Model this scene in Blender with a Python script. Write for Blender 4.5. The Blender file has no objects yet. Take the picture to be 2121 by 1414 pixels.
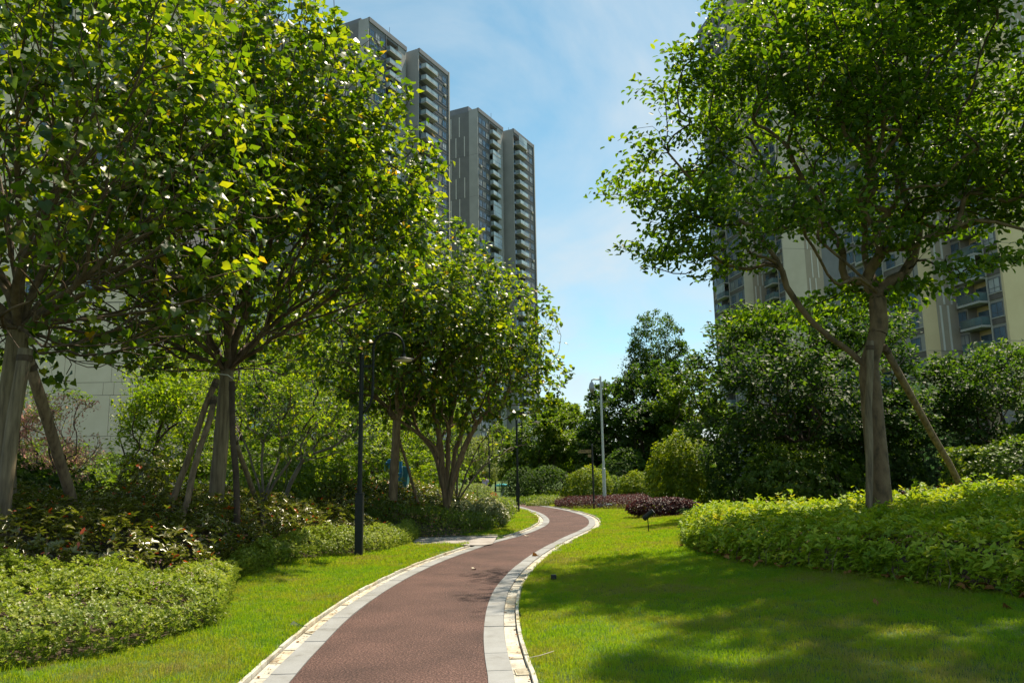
import bpy, bmesh, math, random
import numpy as np
from mathutils import Vector, Matrix
random.seed(7); rng = np.random.default_rng(7)
C = bpy.context.scene.collection
sc = bpy.context.scene

# ------------------------------------------------------------------ camera, sky, sun, exposure
FPX = 1640.0; TH = math.atan(278/1640); RO = math.radians(.95)
CF = np.array([0, math.cos(TH), math.sin(TH)]); r0 = np.array([1, 0, 0.]); u0 = np.array([0, -math.sin(TH), math.cos(TH)])
CR = r0*math.cos(RO)-u0*math.sin(RO); CU = u0*math.cos(RO)+r0*math.sin(RO); CO = np.array([0, 0, 1.5])
cam = bpy.data.cameras.new('camera'); co = bpy.data.objects.new('camera', cam); C.objects.link(co)
cam.lens = 36*FPX/2121; cam.clip_end = 3000; cam.clip_start = .05
M = Matrix((tuple(CR), tuple(CU), tuple(-CF))).transposed().to_4x4(); M.translation = Vector(CO); co.matrix_world = M
sc.camera = co
SUN_AZ, SUN_EL = math.radians(44), math.radians(64)
w = bpy.data.worlds.new('World'); sc.world = w; w.use_nodes = True
nt = w.node_tree; nt.nodes.clear()
def N(nt, t, **k):
    n = nt.nodes.new(t)
    for a, b in k.items():
        if a.startswith('i_'):
            n.inputs[a[2:].replace('_', ' ')].default_value = b
        else: setattr(n, a, b)
    return n
def L(nt, a, b): nt.links.new(a, b)
sky = N(nt, 'ShaderNodeTexSky', sky_type='NISHITA', sun_disc=False, sun_elevation=SUN_EL, sun_rotation=SUN_AZ, altitude=0, air_density=1.0, dust_density=0.3, ozone_density=1.6)
tc = N(nt, 'ShaderNodeTexCoord'); sep = N(nt, 'ShaderNodeSeparateXYZ'); L(nt, tc.outputs['Generated'], sep.inputs[0])
ad = N(nt, 'ShaderNodeMath', operation='ADD'); ad.inputs[1].default_value = .22; L(nt, sep.outputs[2], ad.inputs[0])
mxx = N(nt, 'ShaderNodeMath', operation='MAXIMUM'); mxx.inputs[1].default_value = .05; L(nt, ad.outputs[0], mxx.inputs[0])
dx = N(nt, 'ShaderNodeMath', operation='DIVIDE'); dy = N(nt, 'ShaderNodeMath', operation='DIVIDE')
L(nt, sep.outputs[0], dx.inputs[0]); L(nt, mxx.outputs[0], dx.inputs[1]); L(nt, sep.outputs[1], dy.inputs[0]); L(nt, mxx.outputs[0], dy.inputs[1])
cmb = N(nt, 'ShaderNodeCombineXYZ'); L(nt, dx.outputs[0], cmb.inputs[0]); L(nt, dy.outputs[0], cmb.inputs[1])
mp = N(nt, 'ShaderNodeMapping'); mp.inputs['Scale'].default_value = (1.5, 1.0, 1); mp.inputs['Location'].default_value = (3.1, 1.7, 0); mp.inputs['Rotation'].default_value = (0, 0, .5)
L(nt, cmb.outputs[0], mp.inputs[0])
ns = N(nt, 'ShaderNodeTexNoise'); ns.inputs['Scale'].default_value = 1.3; ns.inputs['Detail'].default_value = 9; ns.inputs['Roughness'].default_value = .55; ns.inputs['Distortion'].default_value = .7
L(nt, mp.outputs[0], ns.inputs['Vector'])
rp = N(nt, 'ShaderNodeValToRGB'); rp.color_ramp.elements[0].position = .38; rp.color_ramp.elements[0].color = (0, 0, 0, 1); rp.color_ramp.elements[1].position = .68; rp.color_ramp.elements[1].color = (.75, .75, .75, 1)
L(nt, ns.outputs['Fac'], rp.inputs[0])
hs = N(nt, 'ShaderNodeHueSaturation'); hs.inputs['Hue'].default_value = .468; hs.inputs['Saturation'].default_value = 1.05; hs.inputs['Value'].default_value = .92
L(nt, sky.outputs[0], hs.inputs['Color'])
mx = N(nt, 'ShaderNodeMix', data_type='RGBA'); mx.inputs[7].default_value = (4.3, 4.8, 5.1, 1)
L(nt, rp.outputs[0], mx.inputs[0]); L(nt, hs.outputs[0], mx.inputs[6])
bg = N(nt, 'ShaderNodeBackground'); bg.inputs[1].default_value = .105; L(nt, mx.outputs[2], bg.inputs[0])
wo = N(nt, 'ShaderNodeOutputWorld'); L(nt, bg.outputs[0], wo.inputs[0])
sl = bpy.data.lights.new('sun', 'SUN'); sl.energy = 5.0; sl.angle = math.radians(.9); sl.color = (1, .88, .68)
so = bpy.data.objects.new('sun', sl); C.objects.link(so)
sd = Vector((math.sin(SUN_AZ)*math.cos(SUN_EL), math.cos(SUN_AZ)*math.cos(SUN_EL), math.sin(SUN_EL)))
so.rotation_euler = sd.to_track_quat('Z', 'Y').to_euler(); so.location = sd*50
sc.view_settings.view_transform = 'Standard'; sc.view_settings.look = 'None'; sc.view_settings.gamma = 1; sc.view_settings.use_curve_mapping = False
sc.view_settings.exposure = 0.72
sc.cycles.max_bounces = 7; sc.cycles.diffuse_bounces = 4; sc.cycles.glossy_bounces = 2; sc.cycles.transmission_bounces = 5; sc.cycles.transparent_max_bounces = 6
sc.cycles.use_denoising = True; sc.cycles.caustics_reflective = False; sc.cycles.caustics_refractive = False; sc.cycles.sample_clamp_indirect = 6

# ------------------------------------------------------------------ projection helpers (pixels of the 2121-wide photograph to points of the place)
def ray(x, y): return CF+(x-1060.5)/FPX*CR-(y-707)/FPX*CU
def at(x, y, Y):
    d = ray(x, y); return CO+d*Y/d[1]
def g0(x, y, z=0.):
    d = ray(x, y); return CO+d*(z-1.5)/d[2]

# ------------------------------------------------------------------ generic mesh builders
def tag(o, label=None, cat=None, group=None, kind=None):
    if label: o['label'] = label
    if cat: o['category'] = cat
    if group: o['group'] = group
    if kind: o['kind'] = kind
    return o
def empty(name, loc=(0, 0, 0), rz=0):
    o = bpy.data.objects.new(name, None); C.objects.link(o); o.location = loc; o.rotation_euler = (0, 0, rz); o.empty_display_size = .1
    return o
def addobj(name, me, parent=None, loc=None):
    o = bpy.data.objects.new(name, me); C.objects.link(o)
    if parent is not None: o.parent = parent
    if loc is not None: o.location = loc
    return o
class MB:
    def __init__(s): s.v = []; s.f = []; s.m = []
    def add(s, vs, fs, m=0):
        b = len(s.v); s.v += [tuple(map(float, p)) for p in vs]; s.f += [tuple(i+b for i in f) for f in fs]; s.m += [m]*len(fs)
    def box(s, lo, hi, m=0):
        x0, y0, z0 = lo; x1, y1, z1 = hi
        s.add([(x0, y0, z0), (x1, y0, z0), (x1, y1, z0), (x0, y1, z0), (x0, y0, z1), (x1, y0, z1), (x1, y1, z1), (x0, y1, z1)],
              [(0, 3, 2, 1), (4, 5, 6, 7), (0, 1, 5, 4), (1, 2, 6, 5), (2, 3, 7, 6), (3, 0, 4, 7)], m)
    def tube(s, pts, rad, k=8, m=0, caps=True):
        pts = [np.array(p, float) for p in pts]
        if not hasattr(rad, '__len__'): rad = [rad]*len(pts)
        ref = None; vs = []
        for i, p in enumerate(pts):
            t = pts[min(i+1, len(pts)-1)]-pts[max(i-1, 0)]; t = t/(np.linalg.norm(t)+1e-9)
            if ref is None:
                ref = np.cross(t, (0, 0, 1.)) if abs(t[2]) < .9 else np.cross(t, (0, 1., 0)); 
            ref = ref-t*(ref@t); ref = ref/(np.linalg.norm(ref)+1e-9); b = np.cross(t, ref)
            for j in range(k):
                a = 2*math.pi*j/k; vs.append(p+rad[i]*(math.cos(a)*ref+math.sin(a)*b))
        fs = [(i*k+j, i*k+(j+1) % k, (i+1)*k+(j+1) % k, (i+1)*k+j) for i in range(len(pts)-1) for j in range(k)]
        if caps: fs += [tuple(range(k))[::-1], tuple((len(pts)-1)*k+j for j in range(k))]
        s.add(vs, fs, m)
    def lathe(s, prof, c=(0, 0, 0), k=20, m=0):
        vs = [(c[0]+r*math.cos(2*math.pi*j/k), c[1]+r*math.sin(2*math.pi*j/k), c[2]+z) for r, z in prof for j in range(k)]
        fs = [(i*k+j, i*k+(j+1) % k, (i+1)*k+(j+1) % k, (i+1)*k+j) for i in range(len(prof)-1) for j in range(k)]
        fs += [tuple(range(k))[::-1], tuple((len(prof)-1)*k+j for j in range(k))]
        s.add(vs, fs, m)
    def mesh(s, name, mats):
        me = bpy.data.meshes.new(name); me.from_pydata(s.v, [], s.f)
        for m in (mats if isinstance(mats, (list, tuple)) else [mats]): me.materials.append(m)
        me.polygons.foreach_set('material_index', s.m); me.update()
        return me
    def build(s, name, mats, parent=None, smooth=False, bevel=0):
        me = s.mesh(name, mats)
        if bevel:
            bm = bmesh.new(); bm.from_mesh(me); bmesh.ops.bevel(bm, geom=list(bm.edges), offset=bevel, segments=1, affect='EDGES'); bm.to_mesh(me); bm.free()
        if smooth: me.shade_smooth()
        return addobj(name, me, parent)

# ------------------------------------------------------------------ materials
def mat(name):
    m = bpy.data.materials.new(name); m.use_nodes = True; t = m.node_tree; b = t.nodes['Principled BSDF']
    return m, t, b
def c4(c): return (c[0], c[1], c[2], 1)
def ramp(t, cols, pos=None, interp='LINEAR'):
    r = t.nodes.new('ShaderNodeValToRGB'); e = r.color_ramp.elements; r.color_ramp.interpolation = interp
    n = len(cols); pos = pos or [i/(n-1) for i in range(n)]
    e[0].position = pos[0]; e[0].color = c4(cols[0]); e[1].position = pos[-1]; e[1].color = c4(cols[-1])
    for i in range(1, n-1):
        q = e.new(pos[i]); q.color = c4(cols[i])
    return r
def noise(t, scale, detail=4, rough=.5, obj=True, vec=None):
    n = t.nodes.new('ShaderNodeTexNoise'); n.inputs['Scale'].default_value = scale; n.inputs['Detail'].default_value = detail; n.inputs['Roughness'].default_value = rough
    if vec is None:
        c = t.nodes.new('ShaderNodeTexCoord'); vec = c.outputs['Object']
    t.links.new(vec, n.inputs['Vector'])
    return n
def solid(name, cols, scale=3, rough=.6, bump=0, bscale=40, metal=0, spec=.5, geo=False, stretch=None, stain=0):
    """noise-varied surface: cols = two or more colours"""
    m, t, b = mat(name)
    v = None
    if geo: v = t.nodes.new('ShaderNodeNewGeometry').outputs['Position']
    if stretch:
        if v is None: v = t.nodes.new('ShaderNodeTexCoord').outputs['Object']
        q = t.nodes.new('ShaderNodeMapping'); q.inputs['Scale'].default_value = stretch; t.links.new(v, q.inputs[0]); v = q.outputs[0]
    n = noise(t, scale, 6, .6, vec=v); r = ramp(t, cols, [.3+.4*i/(len(cols)-1) for i in range(len(cols))])
    t.links.new(n.outputs['Fac'], r.inputs[0]); t.links.new(r.outputs[0], b.inputs['Base Color'])
    if stain:
        ns1 = noise(t, stain, 6, .7, vec=v); rs = ramp(t, [(.5, .46, .4), (.88, .87, .85), (1.04, 1.04, 1.04)], [.3, .45, .62]); t.links.new(ns1.outputs['Fac'], rs.inputs[0])
        mu = t.nodes.new('ShaderNodeMix'); mu.data_type = 'RGBA'; mu.blend_type = 'MULTIPLY'; mu.inputs[0].default_value = 1; t.links.new(r.outputs[0], mu.inputs[6]); t.links.new(rs.outputs[0], mu.inputs[7]); t.links.new(mu.outputs[2], b.inputs['Base Color'])
    b.inputs['Roughness'].default_value = rough; b.inputs['Metallic'].default_value = metal; b.inputs['Specular IOR Level'].default_value = spec
    if bump:
        n2 = noise(t, bscale, 5, .6, vec=v); bu = t.nodes.new('ShaderNodeBump'); bu.inputs['Strength'].default_value = bump; bu.inputs['Distance'].default_value = .02
        t.links.new(n2.outputs['Fac'], bu.inputs['Height']); t.links.new(bu.outputs[0], b.inputs['Normal'])
    return m
def leafmat(name, cols, tcols, pos=None, rough=.4, tf=.4, spec=.5, nscale=0):
    warm = lambda c: (min(c[0]*1.12+.002, .9), c[1]*1.0, c[2]*.7)
    cols = [warm(c) for c in cols]; tcols = [warm(c) for c in tcols]
    m, t, b = mat(name)
    a = t.nodes.new('ShaderNodeAttribute'); a.attribute_name = 'v'; fac = a.outputs['Fac']
    if nscale:
        g = t.nodes.new('ShaderNodeNewGeometry'); n = noise(t, nscale, 3, .5, vec=g.outputs['Position'])
        q = t.nodes.new('ShaderNodeMath'); q.operation = 'MULTIPLY_ADD'; q.inputs[1].default_value = .8; q.inputs[2].default_value = -.4; t.links.new(n.outputs['Fac'], q.inputs[0])
        p = t.nodes.new('ShaderNodeMath'); p.operation = 'ADD'; p.use_clamp = True; t.links.new(q.outputs[0], p.inputs[0]); t.links.new(fac, p.inputs[1]); fac = p.outputs[0]
    r1 = ramp(t, cols, pos); r2 = ramp(t, tcols, pos); t.links.new(fac, r1.inputs[0]); t.links.new(fac, r2.inputs[0])
    t.links.new(r1.outputs[0], b.inputs['Base Color']); b.inputs['Roughness'].default_value = rough; b.inputs['Specular IOR Level'].default_value = spec
    tr = t.nodes.new('ShaderNodeBsdfTranslucent'); t.links.new(r2.outputs[0], tr.inputs[0])
    mi = t.nodes.new('ShaderNodeMixShader'); mi.inputs[0].default_value = tf; t.links.new(b.outputs[0], mi.inputs[1]); t.links.new(tr.outputs[0], mi.inputs[2])
    t.links.new(mi.outputs[0], t.nodes['Material Output'].inputs[0])
    return m
BARK = solid('bark_brown', [(.07, .042, .022), (.17, .115, .065), (.26, .185, .105)], 6, .85, .35, 30, stretch=(3, 3, .5))
BARK_GREY = solid('bark_pale', [(.08, .058, .034), (.18, .135, .08), (.27, .21, .13)], 5, .85, .35, 40, stretch=(4, 4, .4))
BARK_DARK = solid('bark_dark', [(.035, .022, .014), (.09, .06, .038)], 6, .85, .5, 30)
BARK_LIMB = solid('limb_bark', [(.045, .03, .018), (.12, .08, .048), (.19, .135, .085)], 6, .85, .35, 30)
TWIG = solid('twig_bark', [(.055, .034, .022), (.15, .10, .062)], 8, .7, .3, 60)
TWIG_GREY = solid('twig_grey', [(.08, .068, .05), (.2, .17, .135)], 8, .7, .3, 60)
HIB = leafmat('hibiscus_leaf', [(.018, .05, .008), (.035, .085, .01), (.06, .12, .012), (.11, .16, .014), (.3, .26, .02), (.42, .2, .02)],
              [(.07, .18, .005), (.18, .35, .008), (.38, .53, .01), (.58, .66, .015), (.8, .66, .02), (.8, .38, .02)], [0, .4, .75, .93, .97, 1], .36, .5, .5)
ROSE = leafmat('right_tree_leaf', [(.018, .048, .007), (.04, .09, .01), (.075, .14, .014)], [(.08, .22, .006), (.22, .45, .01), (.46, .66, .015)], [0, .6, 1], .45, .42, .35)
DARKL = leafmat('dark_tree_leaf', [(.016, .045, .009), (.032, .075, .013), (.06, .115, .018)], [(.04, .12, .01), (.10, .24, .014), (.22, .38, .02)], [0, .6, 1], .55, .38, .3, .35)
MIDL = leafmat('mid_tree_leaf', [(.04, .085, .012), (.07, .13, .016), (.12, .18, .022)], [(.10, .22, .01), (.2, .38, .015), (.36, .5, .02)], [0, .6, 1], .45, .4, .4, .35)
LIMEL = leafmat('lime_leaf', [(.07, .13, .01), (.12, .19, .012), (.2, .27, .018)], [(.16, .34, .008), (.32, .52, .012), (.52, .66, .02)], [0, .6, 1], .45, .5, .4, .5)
HEDGEL = leafmat('golden_hedge_leaf', [(.09, .19, .012), (.19, .32, .02), (.30, .42, .05), (.45, .46, .06)], [(.2, .4, .01), (.38, .58, .015), (.55, .68, .03), (.68, .66, .05)], [0, .45, .85, 1], .5, .35, .35, .9)
COVERL = leafmat('cover_leaf', [(.10, .16, .03), (.18, .25, .05), (.30, .36, .10)], [(.22, .4, .03), (.38, .56, .05), (.55, .66, .1)], [0, .6, 1], .42, .38, .45, .6)
GLOSSY = leafmat('glossy_shrub_leaf', [(.07, .07, .02), (.12, .14, .035), (.2, .2, .06), (.5, .09, .02)], [(.10, .16, .015), (.2, .3, .02), (.35, .38, .04), (.75, .12, .02)], [0, .6, .955, .985], .27, .3, .8, 0)
PURPLE = leafmat('purple_leaf', [(.018, .006, .011), (.04, .012, .02), (.10, .035, .042)], [(.04, .008, .016), (.09, .018, .03), (.28, .07, .07)], [0, .6, 1], .45, .3, .5)
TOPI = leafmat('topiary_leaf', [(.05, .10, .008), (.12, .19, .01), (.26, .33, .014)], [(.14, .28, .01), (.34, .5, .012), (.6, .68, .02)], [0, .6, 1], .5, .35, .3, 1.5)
PALEL = leafmat('pale_leaf', [(.09, .14, .05), (.16, .22, .07), (.26, .31, .12)], [(.2, .34, .06), (.34, .48, .08), (.5, .58, .14)], [0, .6, 1], .4, .4, .4, .8)
WHITEL = leafmat('whitish_leaf', [(.10, .14, .07), (.22, .26, .16), (.42, .45, .32)], [(.15, .24, .06), (.3, .4, .15), (.5, .56, .3)], [0, .6, 1], .35, .3, .6)
PINKL = leafmat('pink_blossom', [(.5, .28, .36), (.62, .42, .5), (.25, .3, .05)], [(.5, .28, .36), (.65, .45, .5), (.45, .6, .05)], [0, .7, .9], .6, .5, .2)
FERNL = leafmat('fern_leaf', [(.02, .06, .012), (.04, .10, .018), (.07, .15, .025)], [(.05, .16, .015), (.10, .28, .02), (.18, .38, .03)], [0, .6, 1], .55, .35, .25)
BLUEG = leafmat('bluegreen_leaf', [(.03, .07, .045), (.06, .12, .07), (.1, .17, .1)], [(.05, .15, .06), (.1, .25, .1), (.15, .3, .12)], [0, .6, 1], .5, .3, .3)
FLOWERL = leafmat('lilac_petal', [(.5, .3, .55), (.6, .4, .6)], [(.5, .3, .55), (.6, .4, .6)], [0, 1], .6, .3, .3)
DEADL = leafmat('dead_leaf', [(.12, .06, .025), (.22, .12, .05), (.34, .2, .09)], [(.2, .1, .03), (.3, .16, .06), (.4, .22, .08)], [0, .5, 1], .7, .2, .2)
# grass blades: green with dry olive patches by position
def grassmat():
    m, t, b = mat('grass_blade')
    g = t.nodes.new('ShaderNodeNewGeometry'); n = noise(t, .55, 4, .6, vec=g.outputs['Position']); n2 = noise(t, 3.2, 4, .65, vec=g.outputs['Position'])
    a = t.nodes.new('ShaderNodeAttribute'); a.attribute_name = 'v'
    s = t.nodes.new('ShaderNodeMath'); s.operation = 'MULTIPLY_ADD'; s.inputs[1].default_value = .7; t.links.new(n2.outputs['Fac'], s.inputs[0]); t.links.new(n.outputs['Fac'], s.inputs[2])
    s2 = t.nodes.new('ShaderNodeMath'); s2.operation = 'MULTIPLY_ADD'; s2.inputs[1].default_value = .22; t.links.new(a.outputs['Fac'], s2.inputs[0]); t.links.new(s.outputs[0], s2.inputs[2])
    r = ramp(t, [(.055, .135, .005), (.09, .18, .006), (.15, .185, .016), (.24, .21, .07)], [.62, .75, .88, 1.0])
    r2 = ramp(t, [(.36, .66, .005), (.56, .8, .006), (.64, .68, .02), (.55, .48, .12)], [.62, .75, .88, 1.0])
    mr = t.nodes.new('ShaderNodeMapRange'); mr.inputs[1].default_value = 0; mr.inputs[2].default_value = 1.2; t.links.new(s2.outputs[0], mr.inputs[0])
    t.links.new(mr.outputs[0], r.inputs[0]); t.links.new(mr.outputs[0], r2.inputs[0])
    t.links.new(r.outputs[0], b.inputs['Base Color']); b.inputs['Roughness'].default_value = .5; b.inputs['Specular IOR Level'].default_value = .3
    tr = t.nodes.new('ShaderNodeBsdfTranslucent'); t.links.new(r2.outputs[0], tr.inputs[0])
    mi = t.nodes.new('ShaderNodeMixShader'); mi.inputs[0].default_value = .45; t.links.new(b.outputs[0], mi.inputs[1]); t.links.new(tr.outputs[0], mi.inputs[2])
    t.links.new(mi.outputs[0], t.nodes['Material Output'].inputs[0]); return m
GRASS = grassmat()
SOIL = solid('soil', [(.035, .022, .014), (.075, .05, .03)], 4, .95, .8, 25, geo=True)
GROUND = solid('turf_ground', [(.035, .075, .01), (.06, .11, .014), (.09, .12, .03)], 1.2, .95, .8, 30, geo=True)
def asphalt():
    m, t, b = mat('red_asphalt'); g = t.nodes.new('ShaderNodeNewGeometry'); p = g.outputs['Position']
    n1 = noise(t, 55, 3, .75, vec=p); n2 = noise(t, 1.1, 5, .6, vec=p)
    vo = t.nodes.new('ShaderNodeTexVoronoi'); vo.inputs['Scale'].default_value = 95; t.links.new(p, vo.inputs['Vector'])
    r = ramp(t, [(.024, .012, .010), (.085, .042, .035), (.235, .14, .118)], [.34, .5, .66]); t.links.new(n1.outputs['Fac'], r.inputs[0])
    r2 = ramp(t, [(.62, .6, .6), (1.2, 1.17, 1.15)], [.3, .7]); t.links.new(n2.outputs['Fac'], r2.inputs[0])
    mu = t.nodes.new('ShaderNodeMix'); mu.data_type = 'RGBA'; mu.blend_type = 'MULTIPLY'; mu.inputs[0].default_value = 1; t.links.new(r.outputs[0], mu.inputs[6]); t.links.new(r2.outputs[0], mu.inputs[7])
    t.links.new(mu.outputs[2], b.inputs['Base Color']); b.inputs['Roughness'].default_value = .75; b.inputs['Specular IOR Level'].default_value = .35
    bu = t.nodes.new('ShaderNodeBump'); bu.inputs['Strength'].default_value = .9; bu.inputs['Distance'].default_value = .008; t.links.new(vo.outputs['Distance'], bu.inputs['Height']); t.links.new(bu.outputs[0], b.inputs['Normal'])
    return m
ASPH = asphalt()
GRANITE = solid('grey_granite', [(.23, .235, .245), (.285, .29, .295), (.34, .345, .345)], 260, .7, .15, 200, geo=True, stain=1.7)
GRANITE2 = solid('grey_granite_darker', [(.215, .22, .23), (.27, .275, .28), (.325, .33, .33)], 230, .7, .15, 200, geo=True, stain=1.7)
CREAMST = solid('cream_stone', [(.34, .31, .26), (.50, .48, .42), (.58, .56, .50)], 5, .75, .2, 80, geo=True, stain=3.5)
CREAMST2 = solid('cream_stone_dirty', [(.3, .24, .16), (.52, .46, .35), (.62, .57, .46)], 7, .8, .2, 80, geo=True, stain=3.5)
METAL_G = solid('dark_green_metal', [(.006, .009, .009), (.012, .016, .015)], 9, .5, .05, 60, spec=.35)
METAL_B = solid('black_metal', [(.008, .008, .008), (.02, .02, .02)], 9, .45)
WHITEP = solid('offwhite_pole_paint', [(.5, .52, .48), (.6, .61, .57)], 6, .45, .05, 60, stretch=(1, 1, .3))
GREYP = solid('grey_plastic', [(.30, .32, .35), (.38, .4, .43)], 6, .4)
LAMPW = solid('lamp_diffuser', [(.62, .58, .5), (.7, .66, .58)], 6, .5)

# ------------------------------------------------------------------ path outline and terrain
def chaikin(P, n=2):
    P = [np.array(p, float) for p in P]
    for _ in range(n):
        Q = [P[0]]
        for a, b in zip(P[:-1], P[1:]): Q += [a*.75+b*.25, a*.25+b*.75]
        P = Q+[P[-1]]
    return np.array(P)
def resample(P, step):
    P = np.array(P); d = np.r_[0, np.cumsum(np.linalg.norm(np.diff(P, axis=0), axis=1))]; n = max(2, int(round(d[-1]/step))+1)
    s = np.linspace(0, d[-1], n); return np.c_[np.interp(s, d, P[:, 0]), np.interp(s, d, P[:, 1])]
lpx = [(599, 1414), (639, 1366), (678, 1325), (714, 1287), (757, 1252), (797, 1224), (846, 1195), (912, 1163), (978, 1139), (1028, 1122), (1077, 1110), (1110, 1099), (1135, 1086), (1139, 1078), (1135, 1071), (1123, 1063), (1106, 1057), (1084, 1050), (1058, 1044.5), (1036, 1041)]
rpx = [(1013, 1414), (1005, 1373), (1001, 1330), (1002, 1297), (1008, 1257), (1021, 1224), (1041, 1198), (1068, 1171), (1110, 1142), (1143, 1125), (1174, 1109), (1202, 1098), (1217, 1089), (1221, 1081), (1217, 1073), (1202, 1065), (1173, 1057), (1141, 1051), (1103, 1045.5), (1077, 1041), (1062, 1037)]
LE = [(-1.15, -4), (-1.35, 0), (-1.52, 3)]+[tuple(g0(*p)[:2]) for p in lpx]
RE = [(.55, -4), (.12, 0), (-.12, 3)]+[tuple(g0(*p)[:2]) for p in rpx]
LEs = resample(chaikin(LE), .2); REs = resample(chaikin(RE), .2)
def offset(P, d):
    t = np.gradient(P, axis=0); t /= np.linalg.norm(t, axis=1)[:, None]; return P+np.c_[t[:, 1], -t[:, 0]]*d
# band widths: granite, gutter, kerb
GW, UW, KW = .20, .12, .045
OUT = GW+UW+KW
LO = offset(LEs, -OUT); RO_ = offset(REs, OUT)
# stop bands of the left side where the side path joins (gap) ; Y of side path about 18.7
SIDE_Y0, SIDE_Y1 = g0(1000, 1126)[1], g0(1000, 1112)[1]
PATHPOLY = np.r_[LO, RO_[::-1]]
ENDY = LEs[-1][1]
def inpoly(P, poly):
    x, y = P[:, 0], P[:, 1]; ins = np.zeros(len(P), bool); j = len(poly)-1
    for i in range(len(poly)):
        xi, yi = poly[i]; xj, yj = poly[j]
        if yi != yj:
            c = ((yi > y) != (yj > y)) & (x < (xj-xi)*(y-yi)/(yj-yi)+xi); ins ^= c
        j = i
    return ins
def dist_poly(P, poly, closed=True):
    A = np.asarray(poly); B = np.roll(A, -1, axis=0)
    if not closed: A, B = A[:-1], B[:-1]
    out = np.full(len(P), 1e9)
    for a, b in zip(A, B):
        ab = b-a; t = np.clip(((P-a)@ab)/(ab@ab+1e-12), 0, 1); q = a+t[:, None]*ab; out = np.minimum(out, np.hypot(*(P-q).T))
    return out
def ss(a, b, x):
    t = np.clip((x-a)/(b-a), 0, 1); return t*t*(3-2*t)
PC = PATHPOLY[::4]
LOc, ROc = LO[::3], RO_[::3]
def terr(P):
    P = np.atleast_2d(np.asarray(P, float))[:, :2]
    d = dist_poly(P, PC); ins = inpoly(P, PC)
    dl = dist_poly(P, LOc, False); dr = dist_poly(P, ROc, False); left = dl < dr
    far = 1-.65*ss(24, 40, P[:, 1])
    zl = .03+.62*ss(1.1, 5.2, d)*(1-.95*np.exp(-((P[:, 1]-.5*(SIDE_Y0+SIDE_Y1)+.1)/1.3)**2)*ss(-60, -.5, -P[:, 0]))
    zr = .03+.24*ss(.2, 5, d)+.5*ss(4.3, 9.5, d)
    z = np.where(left, zl, zr)*far+.015*np.sin(P[:, 0]*1.7)*np.sin(P[:, 1]*1.3)*ss(.3, 2, d)
    sp = np.exp(-((P[:, 1]-51)/4.)**2)*(P[:, 1] > 40)
    z = z*(1-.97*sp)
    mid = .5*(SIDE_Y0+SIDE_Y1); z = np.where(left, z*ss(.75, 1.5, abs(P[:, 1]-mid)), z)
    z = np.where(P[:, 1] > 70, .2, z)
    z = z*ss(0, .3, d)+.012*(1-ss(0, .3, d))
    return np.where(ins & (d > .03), -.09, z)
def tz(x, y): return float(terr([(x, y)])[0])
def G(px, py):
    """where the line of sight through a pixel meets the ground"""
    d = ray(px, py); t = np.linspace(3, 90, 900); P = CO+d[None]*t[:, None]/d[1]
    h = P[:, 2]-terr(P[:, :2]); k = np.argmax(h < 0) if (h < 0).any() else len(t)-1
    return P[k]
def on(px, Y):
    """ground point on the vertical line through column px (taken at horizon height) at depth Y"""
    p = at(px, 985-(px-1060)*.0166, Y); return np.array([p[0], p[1], tz(p[0], p[1])])

# terrain sheets
def gridmesh(name, xs, ys, zf, m, kind='structure', soilpolys=()):
    X, Y = np.meshgrid(xs, ys); P = np.c_[X.ravel(), Y.ravel()]; Z = zf(P)
    nx, ny = len(xs), len(ys); I = np.arange(nx*ny).reshape(ny, nx)
    F = np.stack([I[:-1, :-1], I[:-1, 1:], I[1:, 1:], I[1:, :-1]], -1).reshape(-1, 4)
    me = bpy.data.meshes.new(name); me.from_pydata(np.c_[P, Z].tolist(), [], F.tolist()); me.shade_smooth()
    for q in m: me.materials.append(q)
    cen = P[F].mean(1); mi = np.zeros(len(F), int)
    for poly in soilpolys: mi[inpoly(cen, np.array(poly))] = 1
    me.polygons.foreach_set('material_index', mi.tolist())
    return tag(addobj(name, me), kind=kind)

# beds (ground outlines)
def W2(px, Y): return tuple(on(px, Y)[:2])
G1F = [tuple(G(*p)[:2]) for p in [(0, 1396), (113, 1377), (226, 1362), (340, 1332), (453, 1298), (478, 1240), (487, 1200)]]
G2F = [tuple(G(*p)[:2]) for p in [(487, 1202), (528, 1187), (604, 1168), (679, 1154), (745, 1151), (800, 1142), (850, 1128), (866, 1112), (850, 1098)]]
S1F = [W2(-260, 8.0), W2(0, 8.9), W2(150, 9.2), W2(300, 9.7), W2(430, 11), W2(520, 13.0), W2(600, 15.2), W2(740, 17.0)]
bed_g1 = [(-6.5, 5.6), (G1F[0][0]-.6, G1F[0][1]-.1)]+G1F+[S1F[4], S1F[3], S1F[2], S1F[1], (-7.6, 8.0)]
bed_g2 = G2F+[S1F[7], S1F[6], S1F[5], S1F[4]]
bed_s1 = [(-9.5, 7.4)]+S1F+[W2(800, 18.0), W2(760, 19), W2(600, 18.6), W2(400, 16.5), W2(200, 14.5), W2(0, 13.8), W2(-350, 13)]
HF = [tuple(G(*p)[:2]) for p in [(1418, 1108), (1425, 1138), (1502, 1158), (1570, 1171), (1689, 1182), (1808, 1196), (1944, 1216), (2080, 1234), (2300, 1264)]]
bed_h = HF+[(10.5, 8.5), W2(2500, 13.5), W2(2121, 14.6), W2(1800, 16.0), W2(1620, 18.0), W2(1480, 19.6), W2(1425, 19.2)]
bed_g3 = [W2(850, 20.4), W2(900, 20.3), W2(960, 20.5), W2(1000, 21.4), W2(1040, 23), W2(1045, 24.6), W2(1000, 26), W2(800, 26), W2(760, 21)]
LAWN_EXCL = [bed_g1, bed_g2, bed_s1, bed_h, bed_g3]
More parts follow.
